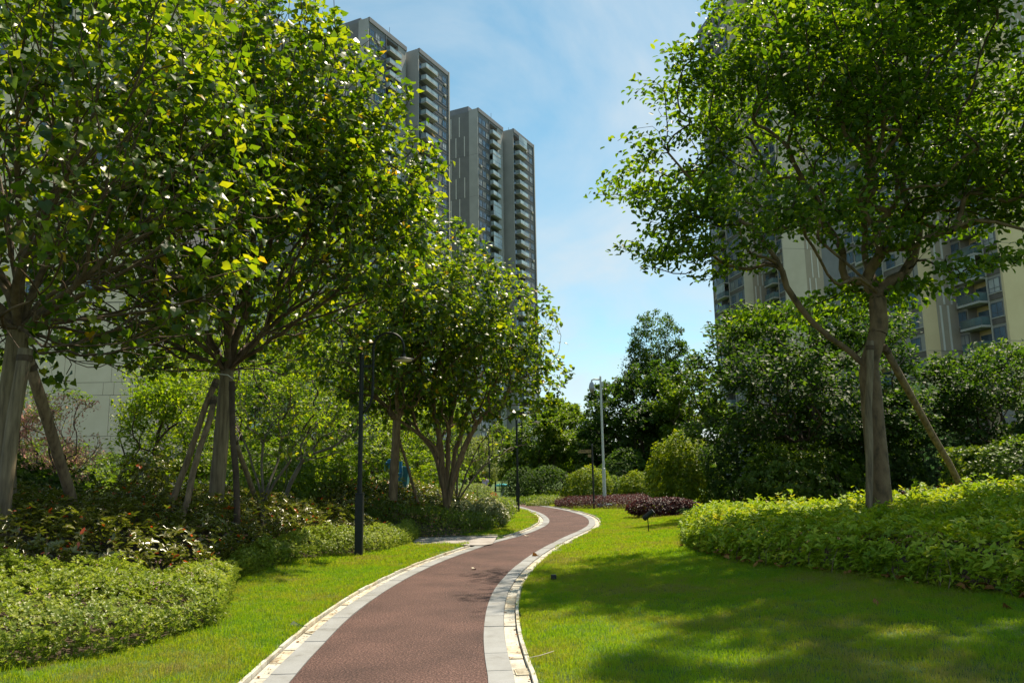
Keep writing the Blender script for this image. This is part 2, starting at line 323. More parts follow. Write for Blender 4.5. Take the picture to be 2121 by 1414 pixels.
SOILP = [[(p[0], p[1]) for p in b] for b in LAWN_EXCL]+[[(-30, 13), W2(760, 18.0), W2(760, 30), W2(950, 34), (-30, 60)], [W2(1500, 20.5), W2(1800, 17), W2(2121, 15), (40, 12), (40, 60), W2(1500, 40)], [(-30, 3), (-6.2, 5.2), (-7, 9), (-9, 14), (-30, 14)]]
def ground_z(P):
    z = terr(P); d = dist_poly(P, PC); return np.where(inpoly(P, PC) | (d < .2), -.09, z)
gridmesh('ground', np.r_[np.arange(-30, -9, .7), np.arange(-9, 9.01, .25), np.arange(9.6, 30.3, .7)], np.r_[np.arange(-6, 3, .6), np.arange(3, 30, .25), np.arange(30, 75.1, .5)], ground_z, [GROUND, SOIL], soilpolys=SOILP)
far_xs = np.r_[np.linspace(-900, -30.1, 12), -29.5, 29.5, np.linspace(30.1, 900, 12)]
def farz(P):
    ins = (abs(P[:, 0]) < 29.6) & (P[:, 1] > -5.8) & (P[:, 1] < 74.5)
    return np.where(ins, -.3, .12)
gridmesh('outer_ground', far_xs, np.r_[np.linspace(-300, -6.2, 6), -5.6, 74.2, 75.2, np.linspace(100, 1500, 12)], farz, [GROUND, SOIL])

# ------------------------------------------------------------------ the running path and its edging
def strip(name, A, B, z, m, parent=None, kind=None):
    n = min(len(A), len(B)); A = resample(A, .2); B = resample(B, .2); n = max(len(A), len(B))
    def rs(P):
        d = np.r_[0, np.cumsum(np.linalg.norm(np.diff(P, axis=0), axis=1))]; s = np.linspace(0, d[-1], n); return np.c_[np.interp(s, d, P[:, 0]), np.interp(s, d, P[:, 1])]
    A, B = rs(A), rs(B); vs = [(a[0], a[1], z) for a in A]+[(b[0], b[1], z) for b in B]
    fs = [(i, n+i, n+i+1, i+1) for i in range(n-1)]
    b_ = MB(); b_.add(vs, fs); o = b_.build(name, m, parent)
    if kind: o['kind'] = kind
    return o
# match the two edges by nearest progress: ngon fill is safer in the bends
def fill(name, poly, z, m, kind='structure'):
    bm = bmesh.new(); vs = [bm.verts.new((p[0], p[1], z)) for p in poly]; f = bm.faces.new(vs); bmesh.ops.triangulate(bm, faces=[f])
    me = bpy.data.meshes.new(name); bm.to_mesh(me); bm.free(); me.materials.append(m); o = addobj(name, me); o['kind'] = kind
    if me.polygons and me.polygons[0].normal.z < 0: me.flip_normals()
    return o
fill('red_running_path', list(map(tuple, LEs))+list(map(tuple, REs[::-1])), 0.0, ASPH)
fill('gutter_bed', list(map(tuple, PATHPOLY)), -.045, CREAMST2)
def edging(edge, sgn, skip=None):
    t = np.gradient(edge, axis=0); t /= np.linalg.norm(t, axis=1)[:, None]; nrm = np.c_[t[:, 1], -t[:, 0]]*sgn
    s = np.r_[0, np.cumsum(np.linalg.norm(np.diff(edge, axis=0), axis=1))]
    def pt(q, off):
        i = np.interp(q, s, np.arange(len(s))); k = int(min(i, len(s)-2)); f = i-k
        p = edge[k]*(1-f)+edge[k+1]*f; n = nrm[k]*(1-f)+nrm[k+1]*f; return p+n/np.linalg.norm(n)*off
    for nm, a, b, ln, z0, z1, mats in (('granite_slab', .002, GW, .62, -.05, .008, [GRANITE, GRANITE2]), ('gutter_stone', GW+.004, GW+UW, .5, -.06, -.012, [CREAMST, CREAMST2]), ('kerb_stone', GW+UW+.012, OUT+.0, .5, -.08, .022, [CREAMST, CREAMST2])):
        q = 0.0; cnt = 0
        while q+ln < s[-1]:
            m0 = pt(q+ln/2, (a+b)/2)
            if m0[1] < 2.5 or (skip and skip(m0, nm)): q += ln; continue
            gap = .004 if nm == 'granite_slab' else .006
            K = 4; top = []
            for j in range(K+1):
                u = q+gap+(ln-2*gap)*j/K; top.append((pt(u, a), pt(u, b)))
            dz = random.uniform(-.003, .003) if nm == 'granite_slab' else random.uniform(-.006, .006)
            mb = MB(); vs = []
            for A, B in top:
                vs += [(A[0], A[1], z1+dz), (B[0], B[1], z1+dz), (A[0], A[1], z0), (B[0], B[1], z0)]
            fs = []
            for j in range(K):
                o_ = 4*j; fs += [(o_, o_+4, o_+5, o_+1), (o_, o_+2, o_+6, o_+4), (o_+1, o_+5, o_+7, o_+3)]
            fs += [(0, 1, 3, 2), (4*K, 4*K+2, 4*K+3, 4*K+1)]
            if sgn > 0: fs = [f[::-1] for f in fs]
            org = m0; vs = [(v[0]-org[0], v[1]-org[1], v[2]) for v in vs]
            mb.add(vs, fs); o = mb.build(nm, mats[0] if random.random() < .72 else mats[1], EDGE); o.location = (org[0], org[1], 0)
            q += ln; cnt += 1
EDGE = empty('path_edging'); tag(EDGE, kind='structure')
edging(LEs, -1, lambda p, n: (SIDE_Y0-.35 < p[1] < SIDE_Y1+.1) and n != 'granite_slab')
edging(REs, 1)
# side path joining from the left and the cross path far away
sy0, sy1 = SIDE_Y0-.15, SIDE_Y1+.05
sx = LEs[np.argmin(abs(LEs[:, 1]-(sy0+sy1)/2))][0]-GW
fill('side_path', [(-14, sy1-.35), (sx-2.5, sy0+.05), (sx-1.2, sy0-.05), (sx-.2, sy0-.45), (sx-.03, sy0-.1), (sx+.04, sy1+.1), (sx-2.5, sy1+.12), (-14, sy1+.9)], .022, solid('side_paving', [(.2, .17, .16), (.32, .29, .27), (.4, .37, .35)], 3, .8, .2, 60, geo=True))
fill('side_path_kerb', [(-14, sy1+.9), (sx-2.5, sy1+.12), (sx+.05, sy1+.1), (sx+.02, sy1+.2), (sx-2.5, sy1+.22), (-14, sy1+1.0)], .045, GRANITE)
cp = [g0(1036, 1041), g0(1062, 1041.5), g0(1100, 1037.2), g0(1130, 1035), g0(1130, 1033), g0(1075, 1033.5), g0(1030, 1034), g0(960, 1035), g0(960, 1044)]
fill('cross_path', [(p[0], p[1]) for p in cp], .03, solid('cross_paving', [(.3, .27, .27), (.42, .4, .4)], 2, .8, geo=True))

# ------------------------------------------------------------------ leaves as one joined mesh
TPL = {
 'heart': (np.array([(.04, 0, 0), (-.09, .28, .03), (.30, .49, .08), (1, 0, -.16), (.30, -.49, .08), (-.09, -.28, .03), (.45, 0, -.02)]),
           [(0, 6, 2, 1), (6, 3, 2), (0, 5, 4, 6), (6, 4, 3)]),
 'ellipse': (np.array([(0, 0, 0), (.3, .21, .05), (.7, .19, .03), (1, 0, -.08), (.7, -.19, .03), (.3, -.21, .05)]), [(0, 3, 2, 1), (0, 5, 4, 3)]),
 'broad': (np.array([(0, 0, 0), (.3, .3, .06), (.7, .27, .03), (1, 0, -.1), (.7, -.27, .03), (.3, -.3, .06)]), [(0, 3, 2, 1), (0, 5, 4, 3)]),
 'rhomb': (np.array([(0, 0, 0), (.5, .36, .06), (1, 0, -.06), (.5, -.36, .06)]), [(0, 2, 1), (0, 3, 2)]),
 'tiny': (np.array([(0, 0, 0), (.5, .27, .05), (1, 0, 0), (.5, -.27, .05)]), [(0, 2, 1), (0, 3, 2)]),
 'narrow': (np.array([(0, 0, 0), (.4, .1, .02), (1, 0, -.12), (.4, -.1, .02)]), [(0, 2, 1), (0, 3, 2)]),
}
def nz(v): return v/(np.linalg.norm(v, axis=-1, keepdims=True)+1e-9)
def basis(d, up):
    x = nz(d); n = nz(up-x*(up*x).sum(1)[:, None]); y = np.cross(n, x); return x, y, n
def joined(name, P, d, up, size, tpl, m, parent=None, v=None, wid=None):
    T, F = TPL[tpl]; n = len(P); x, y, z = basis(d, up); s = size[:, None, None]
    wv = np.ones(n) if wid is None else wid
    zc = rng.uniform(.2, 3.2, n)[:, None, None]; V = P[:, None, :]+s*(T[None, :, 0:1]*x[:, None]+T[None, :, 1:2]*wv[:, None, None]*y[:, None]+T[None, :, 2:3]*zc*z[:, None])
    V = V.reshape(-1, 3); k = len(T)
    loops = np.concatenate([np.array(f) for f in F]); cnt = np.array([len(f) for f in F])
    LV = (loops[None]+np.arange(n)[:, None]*k).ravel(); tot = np.tile(cnt, n); st = np.r_[0, np.cumsum(tot)[:-1]]
    me = bpy.data.meshes.new(name); me.vertices.add(len(V)); me.vertices.foreach_set('co', V.astype(np.float32).ravel())
    me.loops.add(len(LV)); me.loops.foreach_set('vertex_index', LV.astype(np.int32)); me.polygons.add(len(tot)); me.polygons.foreach_set('loop_start', st.astype(np.int32)); me.polygons.foreach_set('loop_total', tot.astype(np.int32))
    a = me.attributes.new('v', 'FLOAT', 'FACE'); vv = rng.random(n) if v is None else v; a.data.foreach_set('value', np.repeat(vv, len(F)).astype(np.float32))
    me.update(calc_edges=True); me.materials.append(m)
    return addobj(name, me, parent)
def single_leaves(P, d, up, size, tpl, m, parent, name='leaf'):
    T, F = TPL[tpl]; ms = []
    for q in (.1, .35, .55, .7, .9):
        me = bpy.data.meshes.new(name); me.from_pydata(T.tolist(), [], [tuple(f) for f in F]); me.materials.append(m); a = me.attributes.new('v', 'FLOAT', 'FACE'); a.data.foreach_set('value', [q]*len(F)); ms.append(me)
    x, y, z = basis(d, up); me_w = parent.matrix_world
    for i in range(len(P)):
        o = bpy.data.objects.new(name, ms[random.randrange(5)]); C.objects.link(o); o.parent = parent
        Mx = Matrix((tuple(x[i]), tuple(y[i]), tuple(z[i]))).transposed().to_4x4(); Mx = Mx @ Matrix.Scale(float(size[i]), 4); Mx.translation = Vector(P[i]); o.matrix_local = Mx
def rdir(n): return nz(rng.normal(size=(n, 3)))

# ------------------------------------------------------------------ trees
def in_lobes(lobes, n, shell=.6):
    """points in a union of ellipsoids; a share of them near the skin"""
    vol = np.array([l[3]*l[4]*l[5] for l in lobes])**.8; k = rng.choice(len(lobes), n, p=vol/vol.sum()); Lb = np.array(lobes)[k]
    u = rdir(n); r = np.where(rng.random(n) < shell, rng.uniform(.8, 1.0, n), rng.random(n)**(1/2.)*.85)
    return Lb[:, :3]+u*r[:, None]*Lb[:, 3:6]
def skeleton(guides, A, bf=.4):
    pos = [np.array(guides[0][0])]; par = [-1]
    for gdl in guides:
        gdl = [np.array(p, float) for p in gdl]; i = int(np.argmin([np.linalg.norm(p-gdl[0]) for p in pos])); 
        start = 1 if np.linalg.norm(pos[i]-gdl[0]) < .05 else 0
        for p in gdl[start:]: pos.append(p); par.append(i); i = len(pos)-1
    n0 = len(pos); nA = len(A); POS = np.zeros((n0+nA, 3)); POS[:n0] = pos; PL = np.zeros(n0+nA); PAR = np.array(par+[0]*nA)
    for i in range(1, n0): PL[i] = PL[PAR[i]]+np.linalg.norm(POS[i]-POS[PAR[i]])
    kt = len(guides[0])-1
    root = POS[kt]; A = A[np.argsort(np.linalg.norm(A-root, axis=1))]; n = n0
    ok = np.ones(n0+nA, bool); ok[:kt] = False
    for p in A:
        d = np.linalg.norm(POS[:n]-p, axis=1); c = d+bf*PL[:n]; c[~ok[:n]] = 1e9; j = int(np.argmin(c)); POS[n] = p; PAR[n] = j; PL[n] = PL[j]+d[j]; n += 1
    return POS, PAR, n0, kt
def tree(name, label, cat, guides, A, bark, twigm, leafm, tip=.005, rt=.14, r_trunk=None, bf=.4, leaf=(.12, .16), per=8, tpl='heart', spread=.22, droop=.35, group=None, near=0, leaf_r=.02, skipleaf=None, twigk=3, limb_min=.028, outl=.5, upw=.5, vfun=None, flare=1.5, inner=0, flatz=1.0, lowcut=0):
    base = np.array(guides[0][0]); root = empty(name, base); tag(root, label, cat, group); bpy.context.view_layer.update(); root.matrix_world
    POS, PAR, n0, kt = skeleton(guides, A, bf); n = len(POS); POS = POS-base
    e = 2.25; acc = np.zeros(n); isleaf = np.ones(n, bool); isleaf[PAR[PAR >= 0]] = False
    acc[isleaf] = tip**e
    for i in range(n-1, 0, -1): acc[PAR[i]] += acc[i]
    R = acc**(1/e); R = tip+(R-tip)*(rt-tip)/max(R[kt]-tip, 1e-6)
    # first-level subtree of every node beyond the fork
    sub = np.full(n, -1); ch = [[] for _ in range(n)]
    for i in range(1, n): ch[PAR[i]].append(i)
    for i in range(1, n):
        if i <= kt: continue
        sub[i] = i if PAR[i] <= kt else sub[PAR[i]]
    # trunk
    tb = MB(); pts = [POS[i] for i in range(kt+1)]; P2 = []; R2 = []
    rtr = r_trunk or rt
    for a in range(kt):
        for j in range(4 if kt < 4 else 2):
            nn = 4 if kt < 4 else 2
            f = j/nn; P2.append(pts[a]*(1-f)+pts[a+1]*f+rng.normal(size=3)*.006)
    P2.append(pts[kt]); m_ = len(P2)
    for j in range(m_):
        f = j/(m_-1); R2.append(rtr*(1+(flare-1)*max(0, 1-f*5)**2)*(1-.12*f)*(1+random.uniform(-.03, .03)))
    P2.append(pts[kt]+np.array([0, 0, rt*.6])); R2.append(rt*.75)
    tb.tube(P2, R2, 14); tb.build('trunk', bark, root, smooth=True)
    limbs = {}; tw = MB()
    for i in range(kt+1, n):
        p0, p1 = POS[PAR[i]], POS[i]; Ln = np.linalg.norm(p1-p0)
        if Ln < 1e-4: continue
        gp = PAR[PAR[i]] if PAR[i] > 0 else -1
        td = (p0-POS[gp])/(np.linalg.norm(p0-POS[gp])+1e-9) if gp >= 0 and PAR[i] != kt else (p1-p0)/Ln*.5+np.array([0, 0, .5])
        c = p0+td*Ln*.38; ns_ = 1 if Ln < .18 else (2 if Ln < .5 else 3)
        if Ln > 1.2: ns_ = 5
        ra, rb = R[i]*1.0, R[i]*.92
        big = R[i] > limb_min
        if PAR[i] > kt or not big: ra = min(R[PAR[i]], R[i]*1.12)
        pts = []; rr = []
        for j in range(ns_+1):
            f = j/ns_; q = (1-f)**2*p0+2*f*(1-f)*c+f*f*p1
            if 0 < j < ns_: q = q+rng.normal(size=3)*Ln*.018
            pts.append(q); rr.append(ra*(1-f)+rb*f)
        if big:
            key = sub[i]; limbs.setdefault(key, MB()).tube(pts, rr, 8 if R[i] > .05 else 6, caps=False)
        else: tw.tube(pts, rr, twigk if R[i] < .012 else 4, caps=False)
    for key, mb in limbs.items(): mb.build('limb', BARK_LIMB if bark is BARK_GREY else bark, root, smooth=True)
    if tw.v: tag(tw.build('twigs', twigm, root, smooth=True), kind='stuff')
    # leaves
    cand = np.where((R < leaf_r) & (np.arange(n) >= max(n0, kt+1)) if skipleaf is None else (R < leaf_r) & (np.arange(n) >= max(n0, kt+1)) & (~skipleaf(POS+base)))[0]
    if len(cand) == 0: return root
    if inner:
        dd = np.linalg.norm((POS[cand]-POS[kt])*[1, 1, .85], axis=1); cand = cand[(dd > inner) | (rng.random(len(cand)) < .25) | ((POS[cand][:, 1] > POS[kt][1]+.6) & (dd > .6*inner))]
    k = rng.poisson(per, len(cand)); idx = np.repeat(cand, k); nl = len(idx)
    f = rng.uniform(.2, 1.1, nl)[:, None]; e0, e1 = POS[PAR[idx]], POS[idx]; ed = nz(e1-e0)
    Lp = np.maximum(np.linalg.norm(e1-e0, axis=1), .05)[:, None]
    ff = 1-np.minimum(1, .5/Lp)*(1-f)
    cr = POS[n0:].mean(0); P = e0+(e1-e0)*ff+rdir(nl)*spread*rng.random(nl)[:, None]**.5*np.array([1, 1, flatz])
    o = nz(P-cr*np.array([1, 1, .8])); d = nz(ed*.35+o*outl+rdir(nl)*.75+np.array([0, 0, -droop])); up = nz(np.array([0, 0, upw])+o*.45+rdir(nl)*.5)
    if lowcut:
        kp = (P[:, 2]+base[2] > lowcut) | (P[:, 1] > POS[kt][1]+.3) | (rng.random(nl) < .55) | (np.linalg.norm((P-POS[kt])[:, :2], axis=1) > 3.1); P, d, up = P[kp], d[kp], up[kp]; nl = len(P)
    size = rng.uniform(leaf[0], leaf[1], nl)
    P = P-d*size[:, None]*.3; v = rng.random(nl)*.96
    if vfun is not None: v = vfun(v, P+base)
    if near:
        dist = np.linalg.norm(P+base-CO, axis=1); D = P+base-CO; fw = D@CF; sxp = abs(D@CR)/np.maximum(fw, .1); syp = abs(D@CU)/np.maximum(fw, .1)
        vis = (fw > 0) & (sxp < .66) & (syp < .45); od = np.where(vis, dist/size, 1e9); sel = np.argsort(od)[:near]; mask = np.zeros(nl, bool); mask[sel] = True
        single_leaves(P[mask], d[mask], up[mask], size[mask], tpl, leafm, root)
        P, d, up, size, v = P[~mask], d[~mask], up[~mask], size[~mask], v[~mask]
    tag(joined('crown', P, d, up, size, tpl, leafm, root, v), kind='stuff')
    return root
def poly3(pxs, Y0):
    """polyline through pixels with own depths: (px, py, Y)"""
    return [at(a, b, c) for a, b, c in pxs]

# T1: broad-leaved tree at the left edge
def hib_v(v, P):
    # a few yellow leaves anywhere
    y = rng.random(len(v)) < .012
    return np.where(y, .98, v*.93)
b1 = on(16, 11.2); f1 = at(38, 690, 11.2)
cx = np.array([f1[0], f1[1], 0])
A = in_lobes([(cx[0]+.1, cx[1], 6.1, 3.8, 3.7, 3.3), (cx[0]+1.6, cx[1]-.8, 4.6, 2.1, 2.2, 1.7), (cx[0]-1.6, cx[1]-1.2, 6.4, 2.8, 2.8, 3), (cx[0]+1.2, cx[1]-1.2, 7.4, 2.3, 1.8, 2.2)], 2100, .55)
A = A[(A[:, 2] > 3.0)]
tree('broadleaf_tree', 'broad heart-leaved tree with pale peeling trunk at the left edge of the photo', 'tree',
     [[b1, b1*.55+f1*.45+np.array([-.08, 0, 0]), f1], [f1, f1+(-.5, .2, .9), f1+(-1.1, .4, 1.9)], [f1, f1+(.15, -.3, .9), f1+(.25, -.7, 2.0)], [f1, f1+(.7, .1, .7), f1+(1.5, .2, 1.6)], [f1, f1+(.2, .6, .8), f1+(.3, 1.3, 1.8)], [f1, f1+(.8, -.3, .35), f1+(1.8, -.5, .8)]],
     A, BARK_GREY, TWIG, HIB, tip=.0075, rt=.17, r_trunk=.165, bf=.75, leaf=(.085, .17), per=10, near=300, inner=3.0, lowcut=6.6, group='broad-leaved trees left of the path', vfun=hib_v, limb_min=.03, twigk=4)
# T2
b2 = on(446, 15.2); f2 = at(470, 775, 15.2); c2 = f2
A = in_lobes([(c2[0]+.1, c2[1]+.2, 6.5, 3.8, 3.3, 3.4), (c2[0]+2.1, c2[1]-.3, 5.8, 2.1, 2.3, 1.9), (c2[0]+.3, c2[1]-.8, 8.7, 2.6, 2.4, 2.3), (c2[0]-1.9, c2[1], 5.5, 2.3, 2.3, 2.0), (c2[0]+.6, c2[1]-.9, 6.4, 2.5, 1.7, 2.5), (c2[0]+2.8, c2[1], 7.4, 1.6, 1.8, 1.5), (c2[0]+1.8, c2[1], 9.1, 1.8, 1.8, 1.5), (c2[0]+.3, c2[1], 10.7, 2.0, 1.9, 1.5)], 2900, .6)
A = A[~((A[:, 2] < 4.9) & (A[:, 0] > c2[0]+1.5))]
A = A[(A[:, 2] > 3.3)]
tree('broadleaf_tree', 'broad heart-leaved tree with straight pale trunk held by four slanting poles', 'tree',
     [[b2, (b2+f2)/2, f2], [f2, f2+(-.45, .1, .8), f2+(-1.2, .2, 1.8)], [f2, f2+(.5, .2, .7), f2+(1.5, .2, 1.5)], [f2, f2+(.05, -.3, 1), f2+(.2, -.8, 2.1)], [f2, f2+(-.1, .5, 1), f2+(-.3, 1.0, 2.1)], [f2, f2+(.75, -.3, .45), f2+(2.0, -.5, 1.3)], [f2, f2+(-.7, -.2, .4), f2+(-1.8, -.4, 1.0)], [f2, f2+(.25, .1, 1.1), f2+(.7, .1, 2.6)]],
     A, BARK_GREY, TWIG, HIB, tip=.0075, rt=.16, r_trunk=.145, bf=.75, leaf=(.085, .17), per=10, near=300, inner=3.0, lowcut=6.6, group='broad-leaved trees left of the path', vfun=hib_v, limb_min=.03, twigk=4)
# T3
b3 = on(812, 22.0); f3 = at(822, 872, 22.0)
A = in_lobes([(f3[0]-.2, f3[1]-.3, 6.3, 3.4, 3.2, 3.2), (f3[0]+1.3, f3[1]-.5, 5.5, 2.2, 2, 1.9)], 1350, .6); A = A[A[:, 2] > 3.0]
tree('broadleaf_tree', 'smaller broad-leaved tree with a slim trunk behind the nearest lamp post', 'tree',
     [[b3, (b3+f3)/2, f3], [f3, f3+(-.5, 0, .6), f3+(-1.3, .1, 1.5)], [f3, f3+(.5, .1, .6), f3+(1.6, .2, 1.3)], [f3, f3+(.05, -.3, .9), f3+(.1, -.7, 2)], [f3, f3+(.1, .4, .9), f3+(.1, 1.1, 2)]],
     A, BARK, TWIG, HIB, tip=.005, rt=.12, r_trunk=.13, bf=.55, leaf=(.11, .16), per=7, inner=1.8, group='broad-leaved trees left of the path', vfun=hib_v)
# T4 several-stemmed
b4 = on(925, 23.0); f4 = b4+np.array([0, 0, .35])
A = in_lobes([(f4[0]+.2, f4[1], 5.6, 3.2, 3.1, 2.8), (f4[0]+1.9, f4[1]-.3, 4.3, 1.7, 1.8, 1.4), (f4[0]-1.2, f4[1], 5.0, 2.2, 2.2, 2.2)], 1500, .6); A = A[A[:, 2] > 2.5]
def st(*q): return [f4]+[at(a, b, 23+c) for a, b, c in q]
tree('broadleaf_tree', 'spreading many-stemmed broad-leaved tree on the right end of the left row', 'tree',
     [[b4, f4], st((915, 960, 0), (900, 860, -.2), (870, 770, -.3)), st((928, 930, .1), (940, 840, .3), (935, 740, .5)), st((950, 960, -.2), (985, 880, -.4), (1040, 840, -.6)), st((905, 950, .4), (870, 900, .6), (850, 840, .8)), st((940, 960, .3), (960, 880, .4), (985, 790, .3))],
     A, BARK, TWIG, HIB, tip=.005, rt=.17, r_trunk=.2, bf=.5, leaf=(.11, .16), per=7.5, inner=2.0, group='broad-leaved trees left of the path', vfun=hib_v)
# right tree
BARK_SM = solid('bark_smooth', [(.035, .027, .014), (.15, .098, .052), (.21, .145, .08)], 5, .85, .35, 22, stretch=(1.5, 1.5, .7))
b5 = on(1816, 13.6); fk = at(1800, 770, 13.6)
f5b = at(1818, 640, 13.6)
rl = np.random.default_rng(21); LB = [(f5b[0]-.1, 13.4, 7.7, 2.9, 3.0, 2.2)]
for k in range(46):
    a = rl.uniform(0, 6.28); t = rl.random()**.5; zc_ = rl.uniform(-1, 1); rr = math.sqrt(1-min(.98, zc_*zc_)*.8)*4.1*t*1.02
    zz = 7.5+zc_*2.9; xx = f5b[0]-.1+math.cos(a)*rr; 
    if zz > 9.2 and xx < f5b[0]-2.2: continue
    LB.append((xx, 13.3+math.sin(a)*rr*.95, zz-.12*rr, rl.uniform(.8, 1.4), rl.uniform(.8, 1.4), rl.uniform(.18, .34)))
LB += [(f5b[0]-3.6, 13.2, 6.0, 1.0, 1.3, .4), (f5b[0]-3.5, 13.4, 7.2, 1.1, 1.3, .4), (f5b[0]-3.2, 13.0, 8.3, 1.1, 1.3, .4), (f5b[0]-2.9, 13.4, 5.2, 1.2, 1.3, .3), (f5b[0]+2.4, 13.2, 6.0, 1.6, 1.6, .35), (f5b[0]+4.4, 13.2, 7.6, 2.2, 2.6, 2.0), (f5b[0]+3.6, 13.2, 6.7, 1.6, 1.6, .4)]
A = in_lobes(LB, 2800, .5)
A = A[(A[:, 2] > 4.4)]
def q5(*q): return [at(a, b, 13.6+c) for a, b, c in q]
tree('spreading_tree', 'large spreading tree with forked trunk standing in the golden hedge on the right', 'tree',
     [[b5, (b5+fk)/2+np.array([.02, 0, 0]), fk], [fk]+q5((1778, 745, 0), (1720, 700, -.1), (1660, 640, -.2), (1620, 560, -.3), (1570, 480, -.4)), q5((1620, 560, -.3), (1560, 530, -.6), (1530, 470, -.8)),
      [fk]+q5((1818, 690, 0), (1818, 620, 0)), q5((1818, 620, 0), (1800, 590, -.3), (1770, 560, -.5), (1700, 500, -.6), (1650, 430, -.8), (1560, 370, -1.0)), q5((1818, 620, 0), (1870, 570, .1), (1895, 510, .2), (1900, 460, .3), (1960, 400, .3), (2060, 330, .2)),
      q5((1818, 620, 0), (1800, 560, .5), (1790, 420, .8), (1800, 250, 1.0)), q5((1895, 510, .2), (1870, 400, 0), (1900, 250, -.3), (1890, 120, -.4)), q5((1800, 590, -.3), (1740, 590, -1), (1700, 540, -1.5), (1660, 440, -2.2)), q5((1900, 460, .3), (1850, 360, .9), (1760, 230, 1.4)), q5((1870, 570, .1), (1900, 540, -.8), (1960, 480, -1.6), (2060, 420, -2.2))],
     A, BARK_SM, BARK_DARK, ROSE, tip=.005, rt=.17, r_trunk=.19, bf=.32, leaf=(.08, .14), per=17, tpl='broad', spread=.36, flatz=.4, droop=.1, near=300, limb_min=.022, upw=1.1, outl=.4)

# generic background tree from a pixel box
def bgtree(name, label, px, Y, zb, zt, R, leafm, n=420, per=24, leaf=(.10, .15), bark=BARK_DARK, lobes=None, tpl='tiny', cat='tree', group=None, rt=.1, trunk=None, spread=.32, seed=None, bf=.4, droop=.2, at_=None):
    b = on(px, Y) if at_ is None else np.array([at_[0], at_[1], tz(*at_)]); f = b+np.array([random.uniform(-.2, .2), 0, (trunk if trunk is not None else max(.5, zb-b[2]+.1))])
    zc = (zb+zt)/2
    if lobes is None:
        lobes = [(b[0], b[1], zc, R*.74, R*.74, (zt-zb)*.44)]
        for k in range(26):
            a = random.uniform(0, 6.28); q = random.uniform(-.85, .92); rr = R*.72*math.sqrt(max(.05, 1-q*q))*random.uniform(.75, 1.1); lobes.append((b[0]+math.cos(a)*rr, b[1]+math.sin(a)*rr, zc+q*(zt-zb)*.46, R*random.uniform(.26, .46), R*random.uniform(.26, .46), (zt-zb)*random.uniform(.07, .14)))
    A = in_lobes(lobes, n, .75)
    return tree(name, label, cat, [[b, f]], A, bark, bark, leafm, tip=.006, flatz=.55, rt=rt, bf=bf, leaf=leaf, per=per, tpl=tpl, spread=spread, droop=droop, limb_min=.035, group=group, upw=.9, outl=.6)
R_='background trees right of the path'
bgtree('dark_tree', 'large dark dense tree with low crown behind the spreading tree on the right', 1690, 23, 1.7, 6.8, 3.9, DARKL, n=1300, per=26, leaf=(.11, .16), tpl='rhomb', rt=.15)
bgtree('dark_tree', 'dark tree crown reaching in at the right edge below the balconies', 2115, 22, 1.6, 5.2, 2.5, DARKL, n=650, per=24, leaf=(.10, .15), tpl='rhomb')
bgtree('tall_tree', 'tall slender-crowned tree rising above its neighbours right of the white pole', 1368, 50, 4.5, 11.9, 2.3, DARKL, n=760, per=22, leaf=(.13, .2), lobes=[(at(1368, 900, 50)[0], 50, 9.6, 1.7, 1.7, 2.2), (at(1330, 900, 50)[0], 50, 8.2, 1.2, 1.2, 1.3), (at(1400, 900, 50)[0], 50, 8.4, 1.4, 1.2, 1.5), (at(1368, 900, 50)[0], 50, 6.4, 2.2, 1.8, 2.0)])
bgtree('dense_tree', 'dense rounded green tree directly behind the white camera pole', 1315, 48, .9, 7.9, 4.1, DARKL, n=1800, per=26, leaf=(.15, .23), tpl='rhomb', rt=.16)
bgtree('dense_tree', 'mid green tree left of the white pole with a rounded top', 1165, 58, .6, 7.4, 2.5, MIDL, n=600, per=30, leaf=(.18, .26), tpl='rhomb')
bgtree('dense_tree', 'low spreading green tree behind the second lamp post', 1115, 50, .6, 5.6, 2.9, MIDL, n=650, per=30, leaf=(.16, .23), tpl='rhomb')
bgtree('dense_tree', 'bright green tree between the tall tree and the large dark tree', 1440, 44, 1.0, 7.4, 2.2, MIDL, n=520, per=26, leaf=(.16, .22), tpl='rhomb')
bgtree('willow_tree', 'pale grey-green feathery tree seen through the gap left of the second lamp', 985, 62, .6, 4.9, 2.6, PALEL, n=420, per=26, leaf=(.16, .24), tpl='narrow', droop=1.2)
bgtree('dense_tree', 'green tree behind the third lamp post, left of the rounded dark bush', 1058, 66, 1.0, 6.0, 2.4, MIDL, n=330, per=22, leaf=(.18, .25))
bgtree('conifer_like_tree', 'grey-green fine-leaved tree between the two dark trees at the right', 1945, 31, .8, 5.2, 2.0, BLUEG, n=450, per=24, leaf=(.12, .18), tpl='narrow')
bgtree('dense_tree', 'shaded green tree far behind the hedge between trunk and support pole', 1830, 34, 1.0, 5.0, 2.6, DARKL, n=420, per=22, leaf=(.14, .2))
